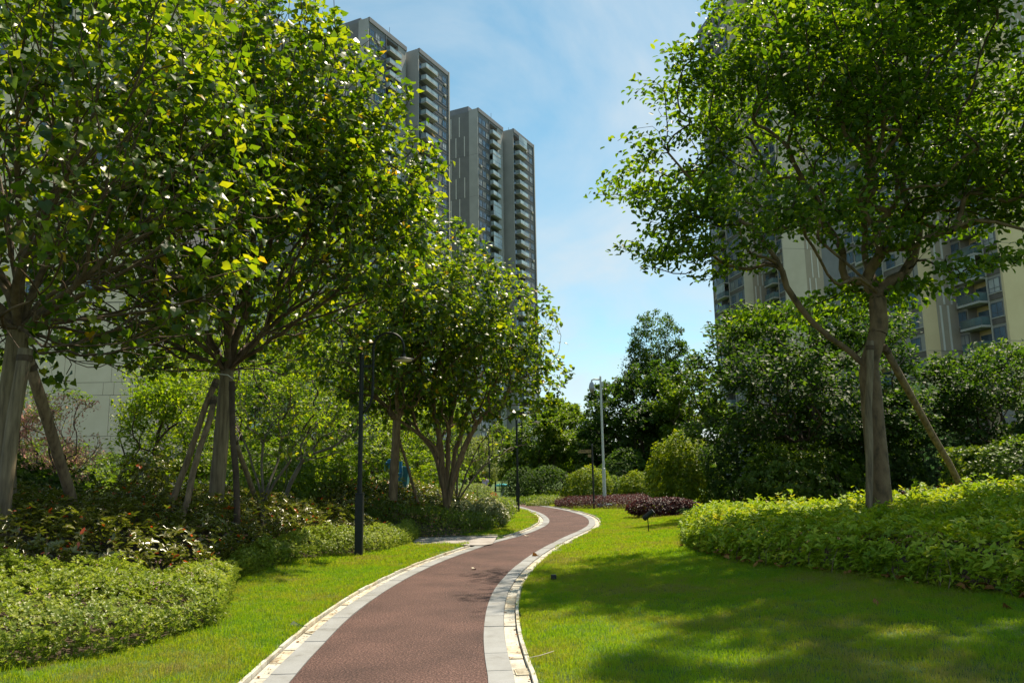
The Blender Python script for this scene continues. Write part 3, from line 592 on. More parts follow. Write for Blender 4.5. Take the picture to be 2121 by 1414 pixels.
# lime trees behind the left row
for (px, Y, zt, Rr, lb) in [(330, 24, 5.2, 1.9, 'bright lime-green thin-leaved tree right of the cream wall'), (420, 30, 7.8, 2.8, 'lime-green tree glowing between trunk and slanting poles'), (560, 28, 7.6, 2.9, 'yellow-green tree behind the bare-branched shrub'), (660, 31, 7.6, 2.9, 'lime-green tree left of the nearest lamp post'), (770, 34, 6.6, 2.6, 'bright green tree behind the slim trunk and lamp post'), (880, 37, 6.2, 2.6, 'green tree behind the many-stemmed tree')]:
    bgtree('lime_tree', lb, px, Y, .9, zt, Rr, LIMEL, n=420, per=22, leaf=(.10, .16), group='lime-green trees behind the left row', cat='tree')
for (px, Y, zt, Rr, lb) in [(100, 34, 6.5, 3.0, 'mid green tree standing in front of the cream wall at far left'), (-90, 24, 6.5, 3.0, 'mid green tree at the outer left edge behind the pale trunk'), (240, 44, 3.2, 2.2, 'low green tree at the foot of the cream wall')]:
    bgtree('dense_tree', lb, px, Y, .7, zt if px != 100 else 3.4, Rr, MIDL, n=350, per=22, leaf=(.12, .18))
bgtree('dense_tree', 'dark green tree filling the view behind the lime-green trees on the left', 500, 46, .5, 9.5, 5.5, DARKL, n=900, per=28, leaf=(.16, .24))
bgtree('dense_tree', 'dark green tree behind the playground right of the nearest lamp', 790, 50, .5, 9.0, 5.0, DARKL, n=800, per=26, leaf=(.16, .24))
bgtree('blossom_tree', 'small pink-blossomed tree behind the pole beside the left trunk', 85, 15.5, 1.3, 3.3, 1.15, PINKL, n=260, per=20, leaf=(.05, .08), rt=.05, spread=.2, bark=TWIG)
bgtree('tall_tree', 'tall tree just outside the right edge of the photo shading the near lawn', 3000, 9.0, 8.3, 13.5, 4.0, ROSE, n=850, per=26, leaf=(.14, .24), tpl='rhomb', rt=.2, lobes=[(9.4, 9.0, 11.2, 4.2, 4.2, 2.6), (8.0, 10.5, 12.9, 3.2, 2.5, 2.0), (7.2, 7.4, 12.6, 3.1, 3.0, 2.0)], at_=(9.8, 9.0))
# far row of trees closing the garden, copies of one
proto = bgtree('distant_tree', 'rounded distant tree at the far end of the garden, leftmost of its row', -50, 90, .3, 7, 4.2, MIDL, n=420, per=30, leaf=(.28, .42), tpl='rhomb', group='distant trees at the end of the garden')
def copy_tree(o, parent=None):
    c = o.copy(); C.objects.link(c); c.parent = parent
    for chd in list(o.children):
        if True: copy_tree(chd, c)
    return c
side_words = ['behind the cream wall', 'behind the slanting poles', 'behind the lime-green trees', 'left of the nearest lamp', 'behind the playground', 'beyond the many-stemmed tree', 'beyond the third lamp', 'beyond the second lamp', 'behind the white pole', 'behind the tall slender tree', 'behind the bright green tree', 'behind the large dark tree', 'behind the spreading trunk', 'right of the support pole', 'at the right edge']
for i, px in enumerate([80, 230, 380, 520, 680, 850, 985, 1090, 1230, 1340, 1460, 1620, 1790, 1960, 2110]):
    c = copy_tree(proto); Y = 78+rng.uniform(0, 25); b = on(px, Y); c.location = (b[0], b[1], .1); c.rotation_euler = (0, 0, rng.uniform(0, 6.28)); s = rng.uniform(.75, 1.05)*(.8 if 900 < px < 1300 else 1.0); c.scale = (s*1.2, s*1.2, s)
    c['label'] = 'rounded distant tree at the far end of the garden '+side_words[i]

# ------------------------------------------------------------------ hedges, ground cover and shrubs
def vnoise(P, s, seed=0):
    r = np.random.default_rng(seed); out = np.zeros(len(P))
    for k in range(6):
        d = r.normal(size=2); d /= np.linalg.norm(d); q = s*(.6+.9*r.random()); out += np.sin(P[:, 0]*d[0]*q+P[:, 1]*d[1]*q+r.random()*6.28)
    return out/6
def whorl(PP, axis, wh, whz, g, keep, s):
    m = len(PP)//wh; ix = rng.permutation(len(PP))[:m]; ax = nz(nz(axis[ix] if len(axis) == len(PP) else np.broadcast_to(axis, (len(PP), 3))[ix])+rdir(m)*.45)
    e1 = nz(np.cross(ax, rdir(m))); e2 = np.cross(ax, e1); a = (np.tile(np.arange(wh), m)*2.4+np.repeat(rng.uniform(0, 6.28, m), wh)); AX, E1, E2 = (np.repeat(q, wh, 0) for q in (ax, e1, e2))
    lift = rng.uniform(.05, whz*2, (m*wh, 1)); rad = E1*np.cos(a)[:, None]+E2*np.sin(a)[:, None]; d = nz(rad+AX*lift); up = nz(AX-rad*lift*.6+rdir(m*wh)*.12)
    P = np.repeat(PP[ix], wh, 0)-AX*(rng.random((m*wh, 1))*s[:m*wh, None]*.7); return P, d, up, np.repeat(g[ix], wh), np.repeat(keep[ix], wh)
def bed(name, label, poly, h, n, size, tpl, m, cat='hedge', kind='stuff', rim=.45, bump=.08, bs=5, depth=.2, stems=0, stem_m=None, upw=.9, outw=.5, sh=(0, 0), droopw=0., vfun=None, sparse=0, tall=0, wh=1, whz=.35):
    poly = np.array([(p[0], p[1]) for p in poly]); lo, hi = poly.min(0), poly.max(0)
    P = np.zeros((0, 2))
    while len(P) < n:
        Q = rng.uniform(lo, hi, (n*2, 2)); P = np.r_[P, Q[inpoly(Q, poly)]]
    P = P[:n]; nr = int(n*.3); seg = resample(np.r_[poly, poly[:1]], .03); q0 = seg[rng.integers(0, len(seg), nr)]; inw = poly.mean(0)-q0
    P[:nr] = q0+rng.normal(size=(nr, 2))*.035+nz(inw)*(rng.random((nr, 1))*.12); de = dist_poly(P, poly); de[~inpoly(P, poly)] = 0; g = terr(P); isr = np.arange(n) < nr
    edge = np.clip(de/rim, 0, 1); H = h*(.35+.65*np.sqrt(1-(1-edge)**2))*(1+bump/h*vnoise(P, bs, 3)+bump*.6/h*vnoise(P, bs*3.1, 4))
    keep = np.ones(n, bool)
    if sparse: keep = rng.random(n) > sparse*ss(.1, .5, vnoise(P, 2.2, 9))
    # most leaves lie on the canopy; near the rim they also fill the side
    H = np.where(isr, np.maximum(H, h*.62), H); t = rng.random(n); down = np.where((rng.random(n) < .72) & ~isr, t*depth, t*H*(.97)) 
    z = g+np.maximum(H-down, .02)
    if tall: z += (rng.random(n) < .06)*rng.random(n)*tall
    cen = np.array([P[:, 0].mean(), P[:, 1].mean()])
    # outward direction from the rim
    eps = .05; gx = dist_poly(P+[eps, 0], poly)-de; gy = dist_poly(P+[0, eps], poly)-de; o = np.c_[-gx/eps, -gy/eps, np.zeros(n)]*(1-edge)[:, None]
    d = nz(rdir(n)*1.0+o*outw+np.array([0, 0, .25-droopw])); up = nz(np.array([0, 0, upw])+o*.7+rdir(n)*.55)
    s = rng.uniform(size[0], size[1], n); PP = np.c_[P, z]
    v = rng.random(n)
    if wh > 1:
        PP, d, up, g, keep = whorl(PP, o*(outw+.2)+np.array([0, 0, 1.]), wh, whz, g, keep, s); v = np.repeat(rng.random(len(PP)//wh), wh)*.7+rng.random(len(PP))*.3; s = s[:len(PP)]
    if vfun: v = vfun(v, PP)
    k = keep
    root = None
    if stems:
        root = empty(name, (float(cen[0]), float(cen[1]), 0)); tag(root, label, cat, None, None); bpy.context.view_layer.update()
        off = np.array([cen[0], cen[1], 0]); o_ = joined('foliage', PP[k]-off, d[k], up[k], s[k], tpl, m, root, v[k]); o_['kind'] = 'stuff'
        mb = MB(); ii = rng.choice(min(n, len(PP)), stems)
        for i in ii:
            p = PP[i]-off; b = np.array([p[0]+rng.normal()*.08, p[1]+rng.normal()*.08, g[i]-.02]); mb.tube([b, (b+p)/2+rng.normal(size=3)*.02, p], [.006, .005, .003], 3, caps=False)
        tag(mb.build('stems', stem_m or TWIG, root), kind='stuff')
        return root
    o_ = joined(name, PP[k], d[k], up[k], s[k], tpl, m, None, v[k]); tag(o_, label, cat, None, kind)
    return o_
def bush(name, label, c, r, n, size, tpl, m, cat='bush', lump=.12, stems=30, upw=.5, base=.0, group=None, vfun=None, ls=3.0, flat=0, pokes=0, outw=.9):
    """dense clipped or loose bush: c = ground point, r = radii (x, y, z) ; its centre sits at base + r_z*.9"""
    c = np.array(c, float); root = empty(name, c); tag(root, label, cat, group)
    u = rdir(n); u = u[u[:, 2] > -.75]; n = len(u)
    ph = rng.random(9)*6.28; lm = np.zeros(n)
    for k in range(6):
        a = rng.normal(size=3)*ls; lm += np.sin(u@a+ph[k])
    rad = (1+lump*lm/2.2)*(1-np.abs(rng.normal(size=n))*.07-(rng.random(n) < .3)*rng.random(n)*.5)
    P = u*rad[:, None]*np.array(r)+np.array([0, 0, base+r[2]*.88]); P[:, 2] = np.maximum(P[:, 2], .03)
    if flat: P[:, 2] = np.minimum(P[:, 2], base+r[2]*.88+r[2]*flat+rng.normal(size=n)*.02)
    if pokes:
        q = rng.random(n) < .04; P[q] += u[q]*rng.random((q.sum(), 1))*pokes
    sz = rng.uniform(size[0], size[1], n); P, d, up, _g, _k = whorl(P, u*.8+np.array([0, 0, .6]), 5, .5, np.zeros(n), np.ones(n, bool), sz); n = len(P); v = np.repeat(rng.random(n//5), 5)*.75+rng.random(n)*.25
    if vfun: v = vfun(v, P+c)
    tag(joined('foliage', P, d, up, sz[:n], tpl, m, root, v), kind='stuff')
    mb = MB()
    for i in range(stems):
        a = random.uniform(0, 6.28); q = random.uniform(.1, .7); e_ = np.array([math.cos(a)*q*r[0], math.sin(a)*q*r[1], base+r[2]*random.uniform(.8, 1.4)]); b_ = np.array([math.cos(a)*.15*r[0], math.sin(a)*.15*r[1], -.05])
        mb.tube([b_, b_*.4+e_*.6+np.array([0, 0, -.05]), e_], [.014, .01, .005], 4, caps=False)
    tag(mb.build('stems', BARK_DARK, root), kind='stuff')
    return root
def s1v(v, P): return np.where(rng.random(len(v)) < .022, .99, v*.94)
bed('ground_cover', 'low bright small-leaved ground cover mound at the front left edge', bed_g1, .46, 108000, (.026, .044), 'tiny', COVERL, 'ground cover', rim=.85, bump=.2, bs=5, depth=.12, wh=7, whz=.5)
bed('ground_cover', 'low pale small-leaved ground cover strip running back behind the nearest lamp post', bed_g2, .45, 66000, (.026, .045), 'tiny', COVERL, 'ground cover', rim=.45, bump=.15, bs=6, depth=.14, wh=7, whz=.5)
bed('shrub_bed', 'glossy dark shrub bed with scattered red leaves under the left trees', bed_s1, .78, 48000, (.06, .105), 'ellipse', GLOSSY, 'shrubs', kind='stuff', rim=.5, bump=.2, bs=4, depth=.32, vfun=s1v, stems=900, tall=.18, wh=6, whz=.35)
bed('clipped_hedge', 'long golden-green clipped hedge around the foot of the spreading tree', bed_h, .60, 70000, (.06, .105), 'ellipse', HEDGEL, 'hedge', rim=.5, bump=.12, bs=5, depth=.17, stems=900, tall=.18, upw=1.1, wh=5, whz=.45)
bed('ground_cover', 'dark fine-leaved low hedge in shade just behind the side path', bed_g3, .55, 26000, (.035, .055), 'tiny', MIDL, 'ground cover', rim=.5, bump=.09, bs=4)
# lilac flowers dotted over the front ground cover
Pf = np.array([(x, y) for x, y in rng.uniform((-6, 6), (-1.5, 11), (500, 2))]); Pf = Pf[inpoly(Pf, np.array(bed_g1)) & (dist_poly(Pf, np.array(bed_g1)) > .15)][:110]; nf = len(Pf)
ee = np.repeat(np.c_[Pf, terr(Pf)+.46], 5, 0)+rng.normal(size=(nf*5, 3))*.008
tag(joined('lilac_flowers', ee, nz(rdir(nf*5)+[0, 0, .4]), nz(rdir(nf*5)+[0, 0, 1]), rng.uniform(.012, .02, nf*5), 'tiny', FLOWERL), 'tiny lilac flowers dotted over the front ground cover', 'flowers', kind='stuff')
# second shrub group on the left, behind the side path
def gpt(px, Y, dz=0): p = on(px, Y); p[2] += dz; return p
bed('shrub_bed', 'dark glossy shrubs under the slim and many-stemmed trees behind the side path', [W2(720, 21), W2(800, 21.5), W2(880, 22.6), W2(960, 23.0), W2(1000, 24.2), W2(1005, 26), W2(960, 28), W2(700, 28), W2(640, 22)], .85, 26000, (.06, .095), 'ellipse', GLOSSY, 'shrubs', rim=.6, bump=.2, bs=3.5, depth=.35, vfun=s1v, stems=300, tall=.2, wh=6)
bush('round_bush', 'pale yellow-green clipped round bush left of the second lamp post', gpt(984, 28.0), (.74, .74, .56), 10000, (.035, .05), 'tiny', PALEL, lump=.05, upw=.9, base=.12)
bush('round_bush', 'bright yellow-green small bush peeping out left of the second lamp post', gpt(1037, 31.0), (.5, .5, .34), 3500, (.05, .08), 'tiny', LIMEL, lump=.12)
bush('round_bush', 'olive-green low mounded bush below the bright yellow one', gpt(1030, 28.0), (.72, .7, .42), 6000, (.03, .05), 'tiny', PALEL, lump=.05)
bush('whitish_bush', 'silvery white-leaved bush at the corner of the left lawn', gpt(1010, 23.4), (.66, .7, .42), 6000, (.05, .08), 'rhomb', WHITEL, lump=.1, pokes=.15)
bush('whitish_bush', 'second smaller silver-green bush left of the silvery white one', gpt(955, 23.2), (.55, .6, .4), 4000, (.045, .07), 'tiny', WHITEL, lump=.1, pokes=.12)
# understory behind the left row
for (px, Y, rr, mm, lb) in [(95, 15.5, (.9, .8, .62), DARKL, 'dark low shrub between the left trunk and its slanting pole'), (225, 17.5, (.9, .8, .55), MIDL, 'bright green leafy shrub at the foot of the cream wall'), (300, 16.2, (.62, .6, .75), GLOSSY, 'dark reddish upright shrub in front of the lime-green tree'), (165, 19, (.8, .8, .7), BLUEG, 'blue-green feathery shrub in front of the cream wall'), (395, 19.5, (1.2, .9, .8), LIMEL, 'lime-green shrub behind the two crossing poles'), (560, 21.5, (1.5, .9, .9), MIDL, 'leafy green shrub behind the bare-branched shrub'), (690, 23, (1.4, .9, 1.0), LIMEL, 'sunlit green shrub left of the nearest lamp post'), (765, 29, (1.1, .9, .6), MIDL, 'leafy green shrub right behind the nearest lamp post'), (20, 14.5, (1.0, .8, .7), DARKL, 'dark shrub right behind the pale peeling trunk'), (-90, 14, (1.2, .9, .8), DARKL, 'dark shrub at the outer left edge'), (900, 33, (1.6, 1., 1.1), LIMEL, 'sunlit shrub behind the many stems of the fourth tree'), (470, 24, (1.6, 1, 1.1), MIDL, 'green shrub behind the pale trunk with poles'), (150, 25, (1.6, 1, .7), MIDL, 'wide green shrub along the foot of the cream wall'), (630, 26.5, (1.6, 1, 1.3), MIDL, 'tall green shrub behind the rising bare branch')]:
    bush('garden_shrub', lb, gpt(px, Y), rr, int(4200*rr[0]), (.06, .10), 'rhomb', mm, cat='shrub', lump=.25, ls=4, pokes=.3, stems=24)
bush('clipped_shrub', 'pale lime cloud-clipped shrub in front of the cream wall', gpt(305, 19, .55), (.55, .5, .42), 3000, (.04, .06), 'tiny', LIMEL, lump=.2, ls=5)
# right side
bush('topiary_bush', 'large clipped yellow-green ball bush behind the signpost', gpt(1217, 39.5), (1.2, 1.1, .98), 16000, (.06, .10), 'tiny', TOPI, lump=.11, ls=4.5, pokes=.12, upw=.9)
bush('topiary_bush', 'smaller clipped yellow-green ball bush right of the white pole', gpt(1320, 39), (.92, .9, .80), 11000, (.06, .10), 'tiny', TOPI, lump=.11, ls=4.5, pokes=.12, upw=.9)
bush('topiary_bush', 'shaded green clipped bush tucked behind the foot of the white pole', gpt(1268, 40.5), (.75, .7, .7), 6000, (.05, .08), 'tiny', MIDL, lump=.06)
bush('round_bush', 'big glossy rounded bush lit along its left side', gpt(1416, 29.8), (1.35, 1.2, 1.42), 20000, (.07, .11), 'rhomb', TOPI, lump=.14, ls=4.5, pokes=.22)
bush('dark_bush', 'dark yellowish-green large bush under the large dark tree', gpt(1645, 21.5), (1.55, 1.1, 1.0), 13000, (.07, .11), 'rhomb', MIDL, lump=.22, ls=4.5, pokes=.35)
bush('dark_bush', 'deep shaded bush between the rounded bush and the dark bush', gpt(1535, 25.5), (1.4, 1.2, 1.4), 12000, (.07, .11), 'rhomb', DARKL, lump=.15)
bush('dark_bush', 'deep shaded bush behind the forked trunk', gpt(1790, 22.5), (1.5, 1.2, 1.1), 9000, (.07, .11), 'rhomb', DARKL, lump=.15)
bush('dark_bush', 'deep shaded bush behind the slanting support pole', gpt(1930, 23.5), (1.7, 1.2, 1.2), 10000, (.07, .11), 'rhomb', BLUEG, lump=.15)
bush('dark_bush', 'deep green bush at the right edge behind the hedge', gpt(2090, 19.5), (1.5, 1.1, .75), 9000, (.07, .11), 'rhomb', MIDL, lump=.15)
bush('clipped_dark_bush', 'dark green clipped round bush left behind the second lamp post', gpt(1080, 47), (1.3, 1.2, 1.15), 8000, (.07, .10), 'tiny', DARKL, lump=.04)
bush('clipped_dark_bush', 'dark green bush right behind the second lamp post', gpt(1135, 46), (1.5, 1.2, 1.1), 8000, (.07, .10), 'tiny', DARKL, lump=.08)
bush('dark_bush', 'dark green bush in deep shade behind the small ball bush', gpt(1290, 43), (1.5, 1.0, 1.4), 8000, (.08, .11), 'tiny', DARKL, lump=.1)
def pbed(name, label, pts, h, n, m, size=(.04, .06), kind='stuff', cat='shrubs', tpl='tiny', **k): return bed(name, label, pts, h, n, size, tpl, m, cat=cat, kind=kind, **k)
pbed('purple_shrubs', 'low dark purple shrub band around the ball bushes', [tuple(G(*p)[:2]) for p in [(1150, 1049), (1185, 1054), (1225, 1055), (1310, 1056), (1345, 1051)]]+[W2(1345, 38.5), W2(1150, 39.3)], .5, 26000, PURPLE, rim=.5, bump=.06)
bush('purple_bush', 'rounded purple-leaved bush with pinkish tips in front of the glossy bush', G(1385, 1070)+np.array([0, .6, -.02]), (1.25, .75, .34), 12000, (.045, .07), 'rhomb', PURPLE, lump=.06, pokes=.06, stems=20)
pbed('purple_shrubs', 'thin dark purple shrub bed behind the golden hedge', [W2(1880, 16.0), W2(2121, 15.2), W2(2400, 14.8), W2(2400, 16.5), W2(2121, 17), W2(1880, 17.6), W2(1800, 17.5)], .48, 9000, PURPLE)
for i, (x0, x1, y0, y1, h, mm, lb) in enumerate([(1030, 1165, 42.5, 45, .42, MIDL, 'low dark green hedge band across the far lawn'), (1090, 1175, 40.5, 42.2, .38, PALEL, 'low olive hedge mound in front of the far green hedge band'), (1118, 1170, 45.2, 48, .62, LIMEL, 'bright green low hedge patch on the far lawn')]):
    pbed('low_hedge', lb, [W2(x0, y0), W2((x0+x1)/2, y0-.5), W2(x1, y0), W2(x1, y1), W2((x0+x1)/2, y1+.5), W2(x0+10, y1)], h, 7000, mm, size=(.06, .09), cat='hedge', rim=.6)
pbed('flower_patch', 'small warm orange-red flowering patch beside the distant person', [W2(1014, 50), W2(1030, 50), W2(1030, 52), W2(1014, 52)], .5, 1200, leafmat('orange_petal', [(.6, .15, .04), (.7, .3, .05)], [(.6, .15, .04), (.7, .3, .05)], [0, 1]), size=(.06, .09), cat='flowers')
# fern fronds
def ferns(label, cen, n, rr, L_=.55):
    root = empty('fern', cen); tag(root, label, 'fern', 'ferns under the trees on the right'); P, d, up, s, wd = [], [], [], [], []
    for i in range(n):
        a = rng.uniform(0, 6.28); q = rng.random()**.5; b = np.array([math.cos(a)*q*rr[0], math.sin(a)*q*rr[1], .05]); hd = rng.uniform(0, 6.28); h = np.array([math.cos(hd), math.sin(hd), 0]); ln = L_*rng.uniform(.6, 1.2)
        for j in range(14):
            t = (j+1)/15; p = b+h*ln*t+np.array([0, 0, ln*(1.1*t-1.0*t*t)]); side = np.cross(h, [0, 0, 1.])
            for sg in (-1, 1):
                P.append(p); d.append(side*sg+h*.5+np.array([0, 0, -.15])); up.append([0, 0, 1.]); s.append(.2*(1-t*.75)*L_/.55)
    P, d, up = map(np.array, (P, d, up)); o_ = joined('fronds', P, nz(d), nz(up+rdir(len(P))*.15), np.array(s), 'narrow', FERNL, root); o_['kind'] = 'stuff'
for px, Y, n, lb in [(1475, 23.5, 22, 'dark fern clump in front of the glossy rounded bush'), (1500, 21.5, 26, 'fern clump behind the left end of the golden hedge'), (1575, 20.6, 24, 'fern clump at the foot of the dark yellowish bush'), (1725, 18.6, 22, 'fern clump left of the forked trunk'), (1870, 18.3, 26, 'fern clump right of the forked trunk'), (1925, 19.2, 24, 'fern clump beside the slanting support pole'), (2030, 18.4, 26, 'fern clump beyond the purple bed near the right edge'), (2110, 18.2, 22, 'fern clump at the right edge of the photo')]:
    ferns(lb, gpt(px, Y, .05), n, (.8, .6), .72)
# young shoots standing out of the golden hedge
for px, py, Y, lb in [(1775, 1000, 14.5, 'young light-green shoot rising left of the trunk foot'), (1900, 1005, 14.0, 'young light-green shoot rising right of the trunk in the hedge'), (1628, 1005, 16.0, 'young shoot rising from the back of the golden hedge'), (1440, 1085, 17.4, 'small leafy seedling at the left tip of the golden hedge')]:
    b = on(px, Y); z = b[2]+(.42 if px != 1440 else 0); root = empty('hedge_shoot', (b[0], b[1], z)); tag(root, lb, 'shoot'); hgt = .42; n = 14
    t = rng.random(n); P = np.c_[rng.normal(size=(n, 2))*.03, t*hgt+.05]; a = rng.uniform(0, 6.28, n); d = np.c_[np.cos(a), np.sin(a), -.3+0*a]
    joined('leaves', P, nz(d), nz(np.c_[0*a, 0*a, 1+0*a]+rdir(n)*.3), rng.uniform(.09, .13, n), 'broad', HEDGEL, root, rng.random(n)*.3+.3); mb = MB(); mb.tube([(0, 0, 0), (.01, 0, hgt*.5), (.02, .01, hgt)], [.006, .005, .003], 4); mb.build('stem', TWIG, root)

# bare pale-branched shrubs behind the left row
def bare(label, base, guides, n, lobes, leafs=2.0):
    A = in_lobes(lobes, n, .5); return tree('bare_branched_shrub', label, 'shrub', [[base, base+np.array([0, 0, .45])]]+[[base+np.array([0, 0, .45])]+g for g in guides], A, TWIG_GREY, TWIG_GREY, HIB, tip=.006, rt=.055, bf=.5, leaf=(.09, .13), per=leafs, limb_min=.016, twigk=4, spread=.15, flare=1.2, group=None)
b = on(545, 16.5); bare('bare pale-branched shrub forking low, right of the pole-supported trunk', b, [[at(500, 900, 16.5), at(470, 840, 16.6)], [at(545, 920, 16.5), at(590, 850, 16.3), at(630, 790, 16.2)]], 110, [(b[0]-.1, b[1], 2.6, 1.3, .9, .9), (b[0]+.7, b[1], 2.5, .8, .7, .8)], 2.4)
b = on(585, 18.0); bare('bare shrub whose long pale branch slants up to the nearest lamp post', b, [[at(620, 965, 18), at(690, 925, 17.8), at(745, 880, 17.6), at(790, 850, 17.5)], [at(600, 950, 18.), at(650, 880, 18.2)]], 70, [(b[0]+1.2, b[1], 2.5, 1.0, .6, .7)], 1.2)
b = on(945, 24.6); bare('bare low shrub with branches fanning out to the right before the many-stemmed tree', b, [[at(985, 985, 24.6), at(1040, 940, 24.5), at(1090, 920, 24.4)], [at(975, 960, 24.6), at(1010, 900, 24.5), at(1050, 860, 24.5)], [at(935, 960, 24.6), at(905, 900, 24.7)], [at(950, 950, 24.5), at(965, 880, 24.4)]], 110, [(b[0]+.9, b[1], 2.6, 1.0, .6, .8), (b[0]+1.6, b[1]-.1, 2.5, .5, .5, .35), (b[0]-.2, b[1], 2.8, .8, .6, .8)], .9)

# poles that hold the trees up, each a thing of its own
def pole(label, a, b, r, m=BARK, cat='support pole', group='tree support poles'):
    a = np.array(a); b = np.array(b); root = empty('support_pole', a); tag(root, label, cat, group); mb = MB(); n = 7
    pts = [(b-a)*i/(n-1)+rng.normal(size=3)*.012 for i in range(n)]; mb.tube(pts, [r*random.uniform(.92, 1.06) for _ in pts], 10); mb.build('pole', m, root, smooth=True)
    c = MB(); d = (b-a)/np.linalg.norm(b-a); e_ = pts[-1]
    c.tube([e_-d*.16, e_-d*.08], [r*1.12, r*1.12], 10); c.build('strap', BARK_DARK, root)
pole('pale half-round board standing against the left trunk', on(6, 10.0), at(52, 720, 10.1), .085, BARK_GREY)
pole('brown pole slanting down right from the leftmost trunk', gpt(186, 12.3, -.1), at(60, 745, 10.7), .075)
pole('outer of the two brown poles slanting left from the second trunk', gpt(330, 13.2, -.1), at(448, 785, 13.9), .055)
pole('inner of the two brown poles slanting left from the second trunk', gpt(358, 12.6, -.1), at(446, 822, 13.8), .05)
pole('dark upright pole right beside the second trunk', gpt(500, 13.6, -.1), at(480, 790, 13.8), .055, BARK_DARK)
pole('thin pale pole slanting right behind the second trunk', gpt(558, 17.2, -.1), at(485, 905, 15.4), .05, BARK_GREY)
pole('thin brown pole slanting right from the slim third trunk', gpt(880, 22.8, -.1), at(826, 905, 22.05), .04)
pole('flat weathered post strapped along the trunk of the spreading tree', on(1783, 13.3)+np.array([0, 0, -.05]), at(1803, 705, 13.3), .06, BARK_GREY)
pole('brown pole slanting down right from the spreading tree', gpt(2010, 15.6, -.1), at(1832, 715, 13.8), .062)
pole('short dark pole half hidden in shade below the large dark tree', gpt(1748, 21.0, -.1), at(1700, 880, 22.5), .05, BARK_DARK)
# white rag strips hanging in the second tree, tie band on its trunk
RAG = solid('white_cloth', [(.5, .48, .44), (.66, .64, .6)], 6, .8)
for pts, lb in [([(432, 335), (428, 360), (440, 400), (437, 450), (440, 485)], 'upper torn white cloth strip caught in the branches'), ([(424, 590), (422, 620), (418, 655), (424, 684)], 'lower loose white cloth strip hanging above the trunk')]:
    P3 = [at(x, y, 12.2) for x, y in pts]; mb = MB(); vs = []; 
    for i, p in enumerate(P3):
        wdt = .02+.035*(i/(len(P3)-1)); sw = .02*math.sin(i*1.9); vs += [p+[-wdt, sw, 0], p+[wdt, -sw, 0], p+[-wdt, sw+.006, 0], p+[wdt, -sw+.006, 0]]
    fs = []
    for i in range(len(P3)-1):
        o_ = 4*i; fs += [(o_, o_+1, o_+5, o_+4), (o_+2, o_+6, o_+7, o_+3), (o_, o_+4, o_+6, o_+2), (o_+1, o_+3, o_+7, o_+5)]
    mb.add(vs, fs); tag(mb.build('cloth_strip', RAG), lb, 'cloth')
mb = MB(); p = at(462, 777, 13.95); mb.tube([p+[-.18, -.17, .02], p+[-.02, -.2, 0], p+[.15, -.19, -.02], p+[.24, -.16, -.09]], .008, 6); tag(mb.build('tie_cord', RAG), 'white tie cord knotted round the second trunk at its fork', 'cord')

# ------------------------------------------------------------------ lamp posts, camera pole, signpost, lawn lights
def lamp(label, base, S=1.0, full=True):
    root = empty('street_lamp', base); tag(root, label, 'street lamp', 'curved-arm garden lamps along the path')
    z = lambda q: q*S
    mb = MB(); mb.box((-.072*S, -.072*S, -.05), (.072*S, .072*S, z(1.17))); mb.build('base_box', METAL_G, root, bevel=.006)
    mb = MB(); mb.box((-.045*S, -.0745*S, z(.34)), (.045*S, -.0725*S, z(.72))); dr = mb.build('access_door', METAL_G, root); mb = MB(); mb.tube([(.03*S, -.0745*S, z(.53)), (.03*S, -.082*S, z(.53))], .008*S, 8); mb.build('lock', METAL_B, dr)
    mb = MB(); mb.box((-.077*S, -.077*S, z(1.17)), (.077*S, .077*S, z(1.19))); mb.build('cap', METAL_G, root)
    for bxx, byy in ((-.085, 0), (.085, 0), (0, -.085), (0, .085)):
        mb = MB(); mb.tube([(bxx*S, byy*S, .015), (bxx*S, byy*S, .035)], .009*S, 6); mb.build('bolt', METAL_B, root)
    mb = MB(); mb.lathe([(.095*S, -.02), (.095*S, .015), (.075*S, .02)], k=16); mb.build('base_plate', METAL_G, root)
    mb = MB(); mb.lathe([(.046*S, z(1.17)), (.044*S, z(3.86)), (.03*S, z(3.88))], k=16); mb.build('pole', METAL_G, root, smooth=False)
    pts = [(.03, 0, 2.70), (.10, 0, 2.76), (.17, 0, 2.87), (.215, 0, 3.02), (.225, 0, 3.3), (.225, 0, 3.98)]
    pts += [(.525-.30*math.cos(a), 0, 3.98+.30*math.sin(a)) for a in np.linspace(.15, math.pi-.15, 14)]+[(.825, 0, 3.98), (.825, 0, 3.84)]
    mb = MB(); mb.tube([(a*S, b_*S, c*S) for a, b_, c in pts], .024*S, 10); mb.build('arm', METAL_G, root, smooth=True)
    mb = MB(); mb.box((.03*S, -.016*S, z(3.60)), (.215*S, .016*S, z(3.65))); mb.build('bracket', METAL_G, root)
    mb = MB(); mb.lathe([(.035*S, z(3.86)), (.04*S, z(3.80)), (.07*S, z(3.785)), (.19*S, z(3.755)), (.205*S, z(3.735)), (.195*S, z(3.73))], (.825*S, 0, 0), 28); h = mb.build('lamp_head', METAL_G, root, smooth=False)
    mb = MB(); mb.lathe([(.165*S, z(3.729)), (.15*S, z(3.715)), (.02*S, z(3.708))], (.825*S, 0, 0), 24); mb.build('diffuser', LAMPW, h)
    return root
bl = G(743, 1153); lamp('nearest dark green lamp post on the left lawn with arm curving over to the right', tuple(bl))
bl2 = G(1073, 1061); lamp('second lamp post standing at the tip of the left lawn by the bend', tuple(bl2), .98)
lamp('third lamp post far behind the pale round bush, left of the person', tuple(on(1013.5, 46)), .95)
lamp('fourth, farthest lamp post seen just right of the third', tuple(on(1026, 66)), .95)
bp = G(1253, 1051); S = bp[1]/FPX
root = empty('camera_pole', bp); tag(root, 'tall off-white security camera pole behind the bend of the path', 'camera pole')
